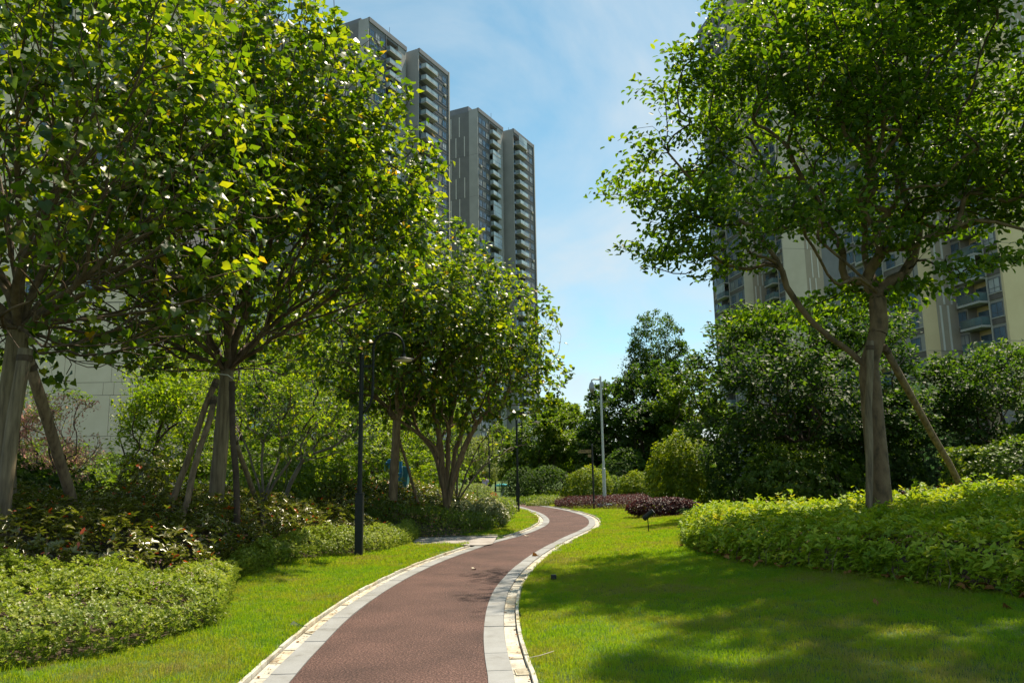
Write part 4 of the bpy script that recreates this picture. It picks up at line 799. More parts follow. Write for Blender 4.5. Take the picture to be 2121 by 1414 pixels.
mb = MB(); mb.lathe([(.08, -.05), (.078, 1.72), (.05, 1.74)], k=18); mb.build('lower_pole', WHITEP, root)
mb = MB(); mb.lathe([(.054, 1.72), (.046, 5.85), (.03, 5.88)], k=18); mb.build('upper_pole', WHITEP, root)
mb = MB(); mb.lathe([(.16, -.05), (.16, .03), (.1, .035)], k=18); mb.build('base_flange', WHITEP, root)
mb = MB(); mb.tube([(-.04, 0, 5.72), (-.30, 0, 5.74), (-.40, 0, 5.70), (-.41, 0, 5.55)], .036, 10); mb.build('arm', WHITEP, root, smooth=True)
mb = MB(); mb.lathe([(.04, 5.62), (.09, 5.56), (.125, 5.42), (.135, 5.33), (.12, 5.31)], (-.41, 0, 0), 20); h = mb.build('camera_housing', GREYP, root, smooth=False)
mb = MB(); mb.lathe([(.118, 5.315), (.115, 5.25), (.085, 5.16), (.02, 5.13)], (-.41, 0, 0), 20); mb.build('camera_dome', solid('smoked_dome', [(.2, .18, .13), (.3, .27, .2)], 5, .2), h, smooth=True)
mb = MB(); mb.box((.05, -.03, 5.40), (.12, .03, 5.62)); mb.build('bracket', WHITEP, root)
mb = MB(); mb.tube([(.06, 0, 5.45), (.075, 0, 5.0), (.066, 0, 4.4)], .008, 5); mb.build('cable', METAL_B, root)
BLUEB = solid('pale_blue_plastic', [(.12, .28, .30), (.18, .36, .38)], 6, .5)
for dx_, sx_, lb in [(-.20, .16, 'pale blue plastic box left of the camera pole foot'), (.17, .2, 'pale blue plastic box right of the camera pole foot')]:
    mb = MB(); mb.lathe([(sx_, 0), (sx_*.92, .14), (sx_*.5, .19), (.02, .2)], k=10); o_ = mb.build('cable_box', BLUEB); o_.location = (bp[0]+dx_, bp[1]+.18, bp[2]-.01); tag(o_, lb, 'box')
# signpost with a pointer board
bs_ = G(1230.5, 1055); root = empty('signpost', bs_); tag(root, 'dark signpost with a tan pointer board in front of the ball bush', 'signpost')
Ss = bs_[1]/FPX; zt_ = (1055-924)*Ss
mb = MB(); mb.lathe([(.042, -.05), (.038, zt_-.06), (.044, zt_-.06), (.044, zt_-.02), (.02, zt_+.03)], k=12); mb.build('post', METAL_B, root)
TAN = solid('tan_board', [(.22, .15, .06), (.30, .21, .09)], 3, .6); SIGNB = solid('sign_brown', [(.04, .025, .012), (.05, .03, .015)], 3, .6)
zb_ = zt_-.36; Lb = (1223-1195)*Ss
mb = MB(); q = [(-.045, zb_), (-.045, zb_+.145), (-Lb*.86, zb_+.145), (-Lb-.04, zb_+.02), (-Lb*.95, zb_)]
vs = [(x, -.014, z_) for x, z_ in q]+[(x, .014, z_) for x, z_ in q]; k = len(q); mb.add(vs, [tuple(range(k)), tuple(range(k, 2*k))[::-1]]+[(i, i+k, (i+1) % k+k, (i+1) % k) for i in range(k)])
board = mb.build('pointer_board', TAN, root)
def text(s, loc, size, m, parent, rot=(math.pi/2, 0, 0), align='CENTER'):
    cu = bpy.data.curves.new('lettering', 'FONT'); cu.body = s; cu.size = size; cu.align_x = align; cu.align_y = 'CENTER'; cu.extrude = .001; cu.materials.append(m)
    o = bpy.data.objects.new('lettering', cu); C.objects.link(o); bpy.context.view_layer.update(); me = bpy.data.meshes.new_from_object(o.evaluated_get(bpy.context.evaluated_depsgraph_get())); bpy.data.objects.remove(o); o = bpy.data.objects.new('lettering', me); C.objects.link(o); me.materials.clear(); me.materials.append(m); o.parent = parent; o.location = loc; o.rotation_euler = rot; return o
text('休闲广场', (-.045-Lb*.42, -.017, zb_+.073), .105, SIGNB, board)
mb = MB(); mb.box((-.19, -.012, zb_-.18), (-.045, .012, zb_-.06)); mb.build('small_board', TAN, root)
# spike spotlight on the lawn
p = G(1344, 1104); root = empty('lawn_spotlight', p); tag(root, 'dark green spotlight on a thin spike on the sunny lawn', 'spotlight', None)
mb = MB(); mb.tube([(0, 0, -.05), (-.008, 0, .22), (-.014, 0, .40)], .012, 8); mb.build('spike', METAL_G, root)
mb = MB(); ax = np.array([.78, -.15, .62]); ax /= np.linalg.norm(ax); c_ = np.array([.0, 0, .43]); mb.tube([c_-ax*.15, c_-ax*.13, c_+ax*.14, c_+ax*.16], [.05, .066, .066, .075], 14); h = mb.build('lamp_head', METAL_G, root)
mb = MB(); mb.tube([c_+ax*.161, c_+ax*.165], [.06, .06], 14); mb.build('lens', GREYP, h)
mb = MB(); mb.box((-.03, -.03, .36), (.01, .03, .42)); mb.build('bracket', METAL_G, root)
p = G(1147, 1202); root = empty('lawn_spotlight', p); tag(root, 'small black box-shaped ground spotlight in the lawn by the kerb', 'spotlight', None)
mb = MB(); mb.box((-.038, -.03, .02), (.038, .03, .085)); mb.build('lamp_head', METAL_B, root, bevel=.008)
mb = MB(); mb.tube([(0, 0, -.04), (0, 0, .03)], .012, 8); mb.build('spike', METAL_B, root)
# drain grates in the gutters
def grate(label, px, py, ang):
    p = g0(px, py); root = empty('drain_grate', (p[0], p[1], -.012), ang); tag(root, label, 'drain grate', 'drain grates in the path gutters')
    mb = MB(); mb.box((-.058, -.10, -.012), (.058, -.088, .008)); mb.box((-.058, .088, -.012), (.058, .10, .008)); mb.box((-.058, -.088, -.012), (-.048, .088, .008)); mb.box((.048, -.088, -.012), (.058, .088, .008)); mb.build('frame', CREAMST2, root)
    for k in range(5):
        mb = MB(); y = -.07+k*.035; mb.box((-.047, y-.009, -.008), (.047, y+.009, .006)); mb.build('bar', CREAMST2, root)
    mb = MB(); mb.box((-.047, -.087, -.012), (.047, .087, -.009)); mb.build('slot_floor', METAL_B, root)
grate('light stone drain grate in the right gutter near the lower frame edge', 1082, 1388, .10)
grate('light stone drain grate in the left gutter beside the left lawn', 655, 1306, -.62)

# ------------------------------------------------------------------ playground pieces and person in the distance
BLUEP = solid('blue_paint', [(.015, .16, .32), (.02, .2, .38)], 3, .4); TEALP = solid('teal_paint', [(.008, .12, .17), (.015, .16, .22)], 3, .4); EDGEP = solid('light_blue_edge', [(.2, .42, .5), (.25, .5, .56)], 3, .4); REDP = solid('red_paint', [(.4, .03, .03), (.5, .05, .04)], 3, .5)
Yp = 25.5
def plate(name, pxs, th, m, parent, org, dy=0):
    q = [at(x, y, Yp)-org for x, y in pxs]; k = len(q); mb = MB(); vs = [(a[0], dy-th/2, a[2]) for a in q]+[(a[0], dy+th/2, a[2]) for a in q]
    mb.add(vs, [tuple(range(k)), tuple(range(k, 2*k))[::-1]]+[(i, i+k, (i+1) % k+k, (i+1) % k) for i in range(k)]); return mb.build(name, m, parent, bevel=.012)
org = on(830, Yp); root = empty('playground_chair', org); tag(root, 'blue moulded playground seat with a curved teal backrest between the tree stems', 'playground equipment')
plate('backrest', [(836, 965), (848, 966), (848, 975), (846, 988), (844, 1012), (832, 1012), (833, 996), (837, 980)], .5, TEALP, root, org)
plate('seat_shell', [(824, 980), (832, 978), (834, 985), (836, 995), (836, 1012), (830, 1012), (828, 998), (824, 988)], .45, BLUEP, root, org)
plate('edge_band', [(834.5, 966), (836, 965), (837.5, 980), (833.5, 996), (832, 1012), (830.8, 1012), (832.2, 996), (836, 980)], .56, EDGEP, root, org)
mb = MB(); a_ = at(829, 955, Yp)-org; mb.tube([(a_[0], .1, -.1), (a_[0], .1, a_[2])], .05, 10); mb.build('post', BLUEP, root)
org2 = on(805, Yp); root = empty('playground_screen', org2); tag(root, 'blue curved playground panels left of the slim tree trunk', 'playground equipment')
plate('panel', [(799, 957), (803, 956), (803, 967), (802, 973), (799, 973)], .4, BLUEP, root, org2)
plate('panel', [(804, 952), (809, 950), (814, 951), (814, 972), (806, 972), (804, 962)], .5, BLUEP, root, org2, .1)
plate('edge_band', [(798, 958), (799.2, 957), (799.4, 975), (798.2, 975)], .44, EDGEP, root, org2)
mb = MB(); a_ = at(808, 975, Yp)-org2; mb.tube([(a_[0], .1, -.1), (a_[0], .1, a_[2])], .06, 10); mb.build('post', TEALP, root)
org3 = on(850, 26); root = empty('play_box', org3); tag(root, 'low red playground edging right of the blue seat', 'playground equipment')
mb = MB(); mb.box((-.15, -.2, 0), (.45, .2, .55)); mb.build('body', REDP, root, bevel=.03); mb = MB(); mb.box((-.18, -.22, .55), (.48, .22, .6)); mb.build('rim', REDP, root)
org4 = on(1041, 55); root = empty('play_table', org4); tag(root, 'turquoise round-topped playground table beyond the far lawn', 'playground equipment')
mb = MB(); mb.lathe([(.3, .7), (.5, .74), (.46, .84), (.1, .9)], k=20); mb.build('top', solid('turquoise', [(.05, .35, .42), (.08, .45, .5)], 3, .4), root); mb = MB(); mb.lathe([(.2, 0), (.12, .1), (.12, .72)], k=12); mb.build('stand', GREYP, root)
# person: one skinned body, hair and shirt as children
def skin(name, pts, edges, radii, m, parent, sub=2):
    me = bpy.data.meshes.new(name); me.from_pydata([tuple(p) for p in pts], edges, []); o = bpy.data.objects.new(name, me); C.objects.link(o); o.parent = parent; me.materials.append(m)
    md = o.modifiers.new('skin', 'SKIN'); 
    for v_, r_ in zip(me.skin_vertices[0].data if me.skin_vertices else [], radii): v_.radius = r_
    if not me.skin_vertices:
        bm = bmesh.new(); bm.from_mesh(me); ly = bm.verts.layers.skin.verify(); bm.verts.ensure_lookup_table()
        for i, r_ in enumerate(radii): bm.verts[i][ly].radius = r_
        bm.verts[0][ly].use_root = True; bm.to_mesh(me); bm.free()
    md.use_smooth_shade = True; sb = o.modifiers.new('sub', 'SUBSURF'); sb.levels = sub; sb.render_levels = sub; return o
pp = on(1005.5, 48); pz = at(1005, 984.5, 48)[2]-pp[2]; hs_ = pz/1.6
root = empty('person', pp); tag(root, 'distant dark-haired person in a light violet top walking behind the round bush', 'person'); root.scale = (hs_, hs_, hs_); root.rotation_euler = (0, 0, 2.4)
SKINM = solid('skin', [(.42, .25, .17), (.5, .3, .2)], 5, .55); SHIRT = solid('violet_shirt', [(.3, .28, .42), (.4, .38, .5)], 5, .8); HAIR = solid('dark_hair', [(.012, .009, .008), (.02, .015, .012)], 9, .5); TROU = solid('dark_trousers', [(.03, .035, .05), (.05, .055, .07)], 5, .85)
V_ = [(0, 0, .88), (0, 0, 1.1), (0, -.01, 1.3), (0, -.01, 1.4), (0, .01, 1.5), (.09, 0, .82), (.10, -.08, .47), (.10, .02, .09), (.10, -.12, .04), (-.09, 0, .82), (-.10, .10, .47), (-.10, .28, .12), (-.10, .18, .05), (.18, 0, 1.32), (.22, .06, 1.05), (.21, -.06, .84), (-.18, 0, 1.32), (-.22, -.06, 1.05), (-.21, -.16, .88), (0, .012, 1.56)]
E_ = [(0, 1), (1, 2), (2, 3), (3, 4), (4, 19), (0, 5), (5, 6), (6, 7), (7, 8), (0, 9), (9, 10), (10, 11), (11, 12), (2, 13), (13, 14), (14, 15), (2, 16), (16, 17), (17, 18)]
Rr = [(.15, .11), (.13, .10), (.15, .10), (.055, .055), (.085, .1), (.09, .09), (.06, .06), (.04, .04), (.03, .035), (.09, .09), (.06, .06), (.04, .04), (.03, .035), (.055, .055), (.04, .04), (.03, .03), (.055, .055), (.04, .04), (.03, .03), (.07, .08)]
skin('body', V_, E_, Rr, SKINM, root)
skin('shirt', [(0, 0, .88), (0, 0, 1.1), (0, -.01, 1.3), (.18, 0, 1.32), (.215, .05, 1.1), (-.18, 0, 1.32), (-.215, -.05, 1.1)], [(0, 1), (1, 2), (2, 3), (3, 4), (2, 5), (5, 6)], [(.165, .125), (.145, .115), (.165, .115), (.068, .068), (.055, .055), (.068, .068), (.055, .055)], SHIRT, root)
skin('trousers', [(0, 0, .92), (.09, 0, .80), (.10, -.08, .47), (.10, .01, .14), (-.09, 0, .80), (-.10, .10, .47), (-.10, .26, .17)], [(0, 1), (1, 2), (2, 3), (0, 4), (4, 5), (5, 6)], [(.16, .12), (.1, .1), (.075, .075), (.06, .06), (.1, .1), (.075, .075), (.06, .06)], TROU, root)
skin('hair', [(0, .03, 1.48), (0, .035, 1.57), (0, .05, 1.42)], [(0, 1), (0, 2)], [(.09, .095), (.085, .09), (.05, .05)], HAIR, root)

# ------------------------------------------------------------------ things lying about
def fallen(label, p, s, rz, m=DEADL, v=.6, tilt=.3, grp=None):
    T, F = TPL['heart']; vs = T.copy(); vs[:, 2] *= 1.6; vs = vs*s; mb = MB(); mb.add(vs.tolist(), F); o = mb.build('fallen_leaf', m); o.location = (p[0], p[1], p[2]+.02); o.rotation_euler = (tilt, random.uniform(-.2, .2), rz); tag(o, label, 'leaf', grp)
    a = o.data.attributes.new('v', 'FLOAT', 'FACE'); a.data.foreach_set('value', [v]*len(o.data.polygons))
PALED = solid('pale_dry_leaf', [(.4, .34, .25), (.55, .5, .4)], 9, .8)
fallen('pale dry leaf lying in the middle of the red path', g0(978, 1179), .11, .4, PALED, tilt=.1)
fallen('pale dry leaf on the red path near the far bend', g0(1090, 1111), .13, 1.2, PALED, tilt=.1)
fallen('dark curled leaf on the right granite edging', g0(1113, 1151, .01), .16, 2.2, DEADL, .1, .6)
fallen('brown curled leaf on the shaded lawn right of centre', G(1815, 1256), .13, .5, DEADL, .5, .6)
fallen('large brown leaf on the shaded lawn at the right edge', G(2102, 1268), .17, 1.5, DEADL, .3, .5)
fallen('wilted leaf on the sunny left lawn near the gutter', G(608, 1300), .14, .9, DARKL, .3, .3)
p = G(1118, 1370); mb = MB(); mb.tube([(-.09, -.05, .045), (0, 0, .05), (.06, .05, .055), (.12, .11, .06)], [.003, .004, .004, .003], 5); o_ = mb.build('dry_twig', PALED); o_.location = p; tag(o_, 'thin dry twig lying on the lawn beside the right kerb', 'twig')
# litter under the front of the golden hedge
hp = resample(np.array(HF), .05); k = rng.random(len(hp)) < .5; hp = hp[k]; n = len(hp); q = np.c_[hp+rng.normal(size=(n, 2))*.05+[0, -.07], terr(hp)+.03+rng.random(n)*.05]
tag(joined('leaf_litter', q, nz(rdir(n)*[1, 1, .3]), nz(rdir(n)*.5+[0, 0, 1]), rng.uniform(.06, .14, n), 'broad', DEADL), 'brown fallen leaves lying along the foot of the golden hedge', 'leaf litter', kind='stuff')
n = 260; q = np.c_[rng.uniform(-3, 9, n), rng.uniform(5.5, 22, n)]; q = q[~inpoly(q, PC)]; n = len(q); q3 = np.c_[q, terr(q)+.05]
tag(joined('lawn_litter', q3, nz(rdir(n)*[1, 1, .2]), nz(rdir(n)*.4+[0, 0, 1]), rng.uniform(.02, .05, n), 'tiny', LIMEL), 'small light-green leaf scraps scattered on the lawn', 'leaf litter', kind='stuff')
# grit in the gutters
n = 1100; i_ = rng.integers(5, len(REs)-120, n//2); j_ = rng.integers(5, len(LEs)-140, n-n//2); ro_ = offset(REs, GW+.06); lo_ = offset(LEs, -(GW+.06))
q = np.r_[ro_[i_], lo_[j_]]+rng.normal(size=(n, 2))*.05; q3 = np.c_[q, np.full(n, -.004)]; q3[rng.random(n) < .3, 2] = .012
tag(joined('grit', q3, nz(rdir(n)*[1, 1, .1]), nz(rdir(n)*.2+[0, 0, 1]), rng.uniform(.008, .03, n)*(1+1.3*(rng.random(n) < .12)), 'tiny', DEADL, None, rng.random(n)*.5), 'dark bits of leaf and soil in the gutters of the path', 'leaf litter', kind='stuff')

# ------------------------------------------------------------------ apartment towers
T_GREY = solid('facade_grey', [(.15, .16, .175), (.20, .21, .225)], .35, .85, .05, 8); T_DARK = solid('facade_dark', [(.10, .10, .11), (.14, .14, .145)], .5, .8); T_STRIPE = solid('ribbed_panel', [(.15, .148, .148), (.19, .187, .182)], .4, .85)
T_CREAM = solid('facade_cream', [(.50, .45, .35), (.58, .53, .43)], .3, .85); T_CREAM_L = solid('facade_pale', [(.32, .32, .305), (.39, .385, .37)], .3, .85); T_CREAM_S = solid('facade_cream_warm', [(.62, .48, .28), (.70, .56, .34)], .3, .85); T_BEIGE = solid('facade_beige', [(.33, .28, .22), (.38, .33, .26)], .4, .85); T_SPAN = solid('spandrel_brown', [(.10, .085, .075), (.15, .125, .11)], 1.2, .8); T_WHITE = solid('white_strip', [(.55, .54, .5), (.62, .6, .56)], .5, .7); T_FR = solid('window_frame_dark', [(.10, .11, .13), (.15, .16, .18)], 1, .5)
T_TRIM = solid('slab_edge', [(.38, .36, .32), (.46, .44, .4)], .6, .8); T_SLAB = solid('balcony_slab', [(.34, .33, .32), (.40, .39, .37)], .6, .8)
def glass(name, c, r=.08, clear=0):
    m, t, b = mat(name); n = noise(t, .25, 2, .5, vec=t.nodes.new('ShaderNodeNewGeometry').outputs['Position']); rr = ramp(t, [tuple(q*.5 for q in c), c], [.4, .6]); t.links.new(n.outputs['Fac'], rr.inputs[0]); t.links.new(rr.outputs[0], b.inputs['Base Color'])
    b.inputs['Roughness'].default_value = r; b.inputs['Specular IOR Level'].default_value = .9; return m
GL = glass('window_glass', (.09, .15, .22)); GLB2 = glass('clear_balcony_glass', (.11, .18, .20), .1); GLB = glass('balcony_glass', (.42, .52, .54), .15)
def win_mesh(wd, ht, name, fr=T_FR):
    """frame with a mullion, standing 6 cm proud of the wall; outward is +x, width along y"""
    mb = MB(); t = .07; x0, x1 = .0, .10
    mb.box((x0, -wd/2, 0), (x1, wd/2, t)); mb.box((x0, -wd/2, ht-t), (x1, wd/2, ht)); mb.box((x0, -wd/2, t), (x1, -wd/2+t, ht-t)); mb.box((x0, wd/2-t, t), (x1, wd/2, ht-t))
    if wd > 1.1: mb.box((x0, -.03, t), (x1-.01, .03, ht-t))
    mb.box((x0, -wd/2+t, ht*.3), (x1-.015, wd/2-t, ht*.3+.05))
    pn = MB(); pn.box((.01, -wd/2+t, t), (.045, wd/2-t, ht-t))
    return mb.mesh(name, [fr]), pn.mesh('pane', [GL])
GLC = glass('curtained_glass', (.40, .41, .40), .3); GLW = glass('warm_curtain_glass', (.34, .27, .17), .3)
def balc_meshes(wd, dp, gm=None):
    s = MB(); s.box((0, -wd/2, -.28), (dp, wd/2, 0)); 
    g = MB(); g.box((dp-.06, -wd/2+.03, .06), (dp-.03, wd/2-.03, 1.05)); g.box((.05, -wd/2+.03, .06), (dp-.07, -wd/2+.05, 1.05))
    r = MB(); r.box((dp-.08, -wd/2, 1.06), (dp-.01, wd/2, 1.12)); r.box((0, -wd/2, 1.06), (dp-.09, -wd/2+.06, 1.12))
    for k in range(3):
        y = -wd/2+.02+(wd-.08)*k/2; r.box((dp-.075, y, 0), (dp-.02, y+.04, 1.06))
    d = MB(); d.box((-1.36, -wd/2+.5, .02), (-1.30, wd/2-.2, 2.35)); 
    return s.mesh('balcony', [T_SLAB]), g.mesh('balustrade_glass', [gm or GLB]), r.mesh('railing', [T_FR]), d.mesh('balcony_door', [GL])
def tower(label, corner, az, sgn, H, wings, storey=3.15, back=14, stripe_m=T_STRIPE, cream_m=T_CREAM, wall_m=T_GREY, zmin=0, group=None, span_m=T_DARK, deep=2.9):
    """corner = ground position of the near facade corner; u runs away along az, v outward toward the path (sgn +1: to the right, -1: to the left)"""
    a = math.radians(az); root = empty('apartment_tower', (corner[0], corner[1], 0)); tag(root, label, 'tower', group)
    du = np.array([math.sin(a), math.cos(a), 0]); dv = np.array([math.cos(a), -math.sin(a), 0])*sgn; dz = np.array([0, 0, 1.])
    Rm = Matrix((tuple(dv), tuple(du), tuple(dz))).transposed().to_4x4()
    def put(me, name, v, u, z, parent=root):
        o = bpy.data.objects.new(name, me); C.objects.link(o); o.parent = parent
        if parent is root: o.matrix_local = Rm @ Matrix.Translation((v, u, z))
        return o
    def bx(name, v0, v1, u0, u1, z0, z1, m):
        mb = MB(); mb.box((v0, u0, z0), (v1, u1, z1)); me = mb.mesh(name, [m])
        if sgn < 0: me.flip_normals()
        return put(me, name, 0, 0, 0)
    ns_ = int((H-1.2)/storey); wm = {}; am = {}; rtow = random.Random(int(H*7+corner[0]))
    def alt(me_, m_):
        k_ = (me_.name, m_.name)
        if k_ not in am: am[k_] = me_.copy(); am[k_].materials[0] = m_
        return am[k_]
    q_ = MB(); q_.box((0, 0, 0), (.35, .8, .58)); acm = q_.mesh('air_conditioner', [T_TRIM]); q_ = MB()
    if sgn < 0: acm.flip_normals()
    def fix(ms):
        if sgn < 0:
            for q in ms: q.flip_normals()
        return ms
    for W in wings:
        u0, u1, v = W['u0'], W['u1'], W['v']; hh = H+W.get('dh', 0)
        # end wall facing the camera: ribbed part and cream part, 6 cm proud
        cw = W['cream']; sw = W['stripe']
        bx('end_wall', v-cw, v+.001, u0-.35, u0, 0, hh+1.0, cream_m)
        for zz in np.arange(2*storey, hh, 2*storey):
            pass
        if sw: bx('end_wall', v-cw-sw, v-cw-.001, u0-.30, u0, 0, hh+.6, stripe_m)
        if W.get('edge'): bx('edge_strip', v-cw-sw-.12, v-cw-sw-.001, u0-.42, u0, 0, hh+.6, T_WHITE)
        if sw > 2:
            z = H-.5; k = 0
            while z > 3.2:
                zl = z-storey*1.95
                for off in ((.38, .72) if k % 2 == 0 else (.18, .52)): bx('strip', v-cw-sw*off-.13, v-cw-sw*off+.13, u0-.38, u0-.301, max(zl, .5), z, T_WHITE)
                bx('panel_joint', v-cw-sw+.01, v-.01, u0-.362, u0-.352, zl-.03, zl+.02, T_DARK) if k % 2 else None
                z = zl-.15; k += 1
        if cw > 1: pass
        bx('core_wall', v-back, v-deep, u0, u1, 0, hh, wall_m)
        # bays along the facade
        u = u0
        for kind, wd in W['bays']:
            if kind in ('blank', 'cream'):
                bx('facade_wall', v-deep+.001, v+(.05 if kind == 'cream' else 0), u, u+wd, 0, hh+(.6 if kind == 'cream' else -.2), cream_m if kind == 'cream' else wall_m)
            elif kind == 'rec':
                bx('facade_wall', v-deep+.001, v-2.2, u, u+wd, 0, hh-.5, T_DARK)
            elif kind[0] == 'w':
                bx('facade_wall', v-deep+.001, v, u, u+wd, 0, hh, wall_m)
                nw = int(kind[1:]); key = (kind, round(wd, 2))
                if key not in wm:
                    ww = min(1.9, wd/nw-.4); wm[key] = (ww, fix(win_mesh(ww, 1.85, 'window')))
                ww, (fm, pm) = wm[key]
                sp = MB(); sp.box((0, .06, 0), (.09, wd-.06, .72)); spm = sp.mesh('spandrel', [span_m]); sl_ = MB(); sl_.box((0, .03, 0), (.16, wd-.03, .12)); slm = sl_.mesh('ledge', [T_TRIM if sgn < 0 else T_DARK]); fix([spm, slm])
                for s_ in range(ns_):
                    z = H-1.0-(s_+1)*storey
                    if z < max(zmin, .3): break
                    put(spm, 'spandrel', v, u, z+.02); put(slm, 'ledge', v, u, z+.78)
                    for q in range(nw):
                        o = put(fm, 'window', v, u+wd*(q+.5)/nw, z+.92); rr_ = rtow.random(); put(pm if rr_ < .7 else alt(pm, GLC if rr_ < .9 else GLW), 'pane', 0, 0, 0, o)
                        if rtow.random() < .13: put(acm, 'air_conditioner', v+.10, u+wd*(q+.5)/nw-.4, z+.1)
                bx('pier', v+.001, v+.22, u+wd-.14, u+wd, 0, hh+.3, T_TRIM if sgn < 0 else wall_m)
            elif kind == 'b':
                dp = W.get('bd', 1.3); key = ('b', wd)
                if key not in wm: wm[key] = fix(list(balc_meshes(wd-.1, dp, GLB2 if sgn < 0 else GLB)))
                ms = wm[key]
                bx('balcony_back_wall', v-deep+.001, v-1.4, u, u+wd, 0, hh-.02, cream_m if sgn < 0 else wall_m)
                for s_ in range(ns_):
                    z = H-1.0-(s_+1)*storey
                    if z < max(zmin, .3): break
                    b_ = put(ms[0], 'balcony', v-.05, u+wd/2, z+.1); put(ms[1], 'balustrade_glass', 0, 0, 0, b_); put(ms[2], 'railing', 0, 0, 0, b_); put(ms[3], 'balcony_door', 0, 0, 0, b_)
                    if rtow.random() < .14:
                        gk = ('g', wd)
                        if gk not in wm:
                            g_ = MB(); g_.box((dp-.09, -wd/2+.06, 1.13), (dp-.06, wd/2-.06, storey-.3)); f_ = MB()
                            for yy in np.linspace(-wd/2+.03, wd/2-.08, 5): f_.box((dp-.12, yy, 1.12), (dp-.04, yy+.05, storey-.3))
                            f_.box((dp-.12, -wd/2+.085, storey-1.05), (dp-.05, wd/2-.085, storey-1.0)); wm[gk] = fix([g_.mesh('glazing', [GLB]), f_.mesh('glazing_frame', [T_TRIM])])
                        put(wm[gk][0], 'glazing', 0, 0, 0, b_); put(wm[gk][1], 'glazing_frame', 0, 0, 0, b_)
                    # floor slab between back wall and front
                    sk = ('s', wd)
                    if sk not in wm:
                        q_ = MB(); q_.box((-1.35, .02, -.18), (-.06, wd-.02, -.02)); wm[sk] = fix([q_.mesh('floor_slab', [wall_m])])
                    put(wm[sk][0], 'floor_slab', v, u, z+.1)
            u += wd
        bx('roof_slab', v-deep+.01, v+.02, u0+.01, u1-.01, hh-.6 if sgn > 0 else hh-.3, hh, wall_m)
        bx('parapet', v-.35, v+.26, u0-.2, u1+.1, hh+.001, hh+1.2, wall_m)
        bx('parapet', v-back, v-.36, u0-.25, u0+.1, hh+.001, hh+.9, wall_m)
        if W.get('fin'): bx('end_fin', v-.2, v+.35, u1+.001, u1+.45, 0, hh+1.2, T_TRIM)
    # roof machine house and rods
    bx('roof_house', -back+2, -5, 3, 11, H+.3, H+4.2, wall_m)
    for uu in (8.5, 20):
        mb = MB(); mb.tube([(-.3, uu, H), (-.3, uu, H+3.2)], .06, 5); put(mb.mesh('lightning_rod', [T_FR]), 'lightning_rod', 0, 0, 0)
    return root
def left_wings():
    return [dict(u0=0, u1=15.2, v=0, cream=2.9, stripe=8.5, bays=[('w3', 6.6), ('b', 5.2), ('cream', 3.4)]),
            dict(u0=16.7, u1=30.5, v=3.0, cream=4.0, stripe=0, dh=-.4, bd=1.6, fin=True, bays=[('rec', .9), ('b', 5.6), ('w2', 7.3)])]
pB = at(765, 38, 173); pC_ = at(990, 225, 216)
grp_l = 'grey apartment towers rising behind the left trees'
tower('grey and cream high-rise tower, farther of the two rising behind the left trees', pC_, 27, 1, pC_[2]-1, left_wings(), cream_m=T_CREAM_L, group=grp_l)
tower('grey and cream high-rise tower half hidden by foliage, nearer of the two against the sky', pB, 27, 1, pB[2]-1, left_wings(), cream_m=T_CREAM_L, group=grp_l)
tower('grey high-rise tower glimpsed only through the leaves of the second tree', (-52.5, 134.5), 27, 1, 92, left_wings(), cream_m=T_CREAM_L, group=grp_l, zmin=6)
def right_wings():
    return [dict(u0=0, u1=8.2, v=0, cream=5, stripe=4, bd=1.5, bays=[('w1', 2.3), ('b', 3.9), ('w1', 2.0)]),
            dict(u0=8.2, u1=24, v=5.2, cream=1.95, stripe=3.3, bd=1.4, edge=True, bays=[('w2', 7.2), ('b', 4.4), ('w2', 4.2)])]
grp_r = 'beige apartment towers behind the right trees'
tower('beige and cream high-rise tower with balconies right of the spreading trunk', (61.6, 97.0), -9.9, -1, 118, right_wings(), stripe_m=T_BEIGE, cream_m=T_CREAM_S, wall_m=solid('facade_taupe', [(.26, .24, .22), (.32, .3, .27)], .4, .85), zmin=8, group=grp_r, span_m=T_SPAN)
tower('high-rise tower with glazed balconies seen left behind the spreading tree', (58.5, 165.0), -9.9, -1, 112, right_wings(), stripe_m=T_BEIGE, cream_m=T_CREAM, zmin=8, back=34, group=grp_r, span_m=T_SPAN)
# cream clad building close behind the left trees
cA = at(322, 900, 58); root = empty('cream_building', (cA[0], 58, 0)); tag(root, 'cream stone-clad building wall with square joints behind the left trees', 'building')
mb = MB(); mb.box((-50, .06, 0), (0, 18, 100)); mb.build('wall', T_DARK, root)
T_CL = solid('stone_cladding', [(.64, .54, .38), (.70, .60, .44)], .8, .8, .05, 30); pm_ = {}
def cladding(x0, x1, z0, z1):
    key = (round(x1-x0, 2), round(z1-z0, 2))
    if key not in pm_:
        q = MB(); q.box((0, 0, 0), (key[0]-.03, .055, key[1]-.03)); pm_[key] = q.mesh('cladding_panel', [T_CL])
    o = bpy.data.objects.new('cladding_panel', pm_[key]); C.objects.link(o); o.parent = root; o.location = (x0, 0, z0)
zs = [0, 1.8, 4.85, 7.85, 8.8, 11.8, 14.8]
for r in range(len(zs)-1):
    x = -.001-(.55 if r % 2 else 0)
    if r % 2: cladding(-.55, 0, zs[r], zs[r+1])
    while x > -20:
        for wd in (2.7, .8):
            if x-wd < -20.5: break
            cladding(x-wd, x, zs[r], zs[r+1]); x -= wd
        else: continue
        break
mb = MB(); mb.box((-50, 0, 14.85), (0, .055, 100)); mb.build('upper_cladding', T_CL, root)
fm_, pn_ = win_mesh(1.8, 1.7, 'window')
Rw = Matrix.Rotation(-math.pi/2, 4, 'Z')
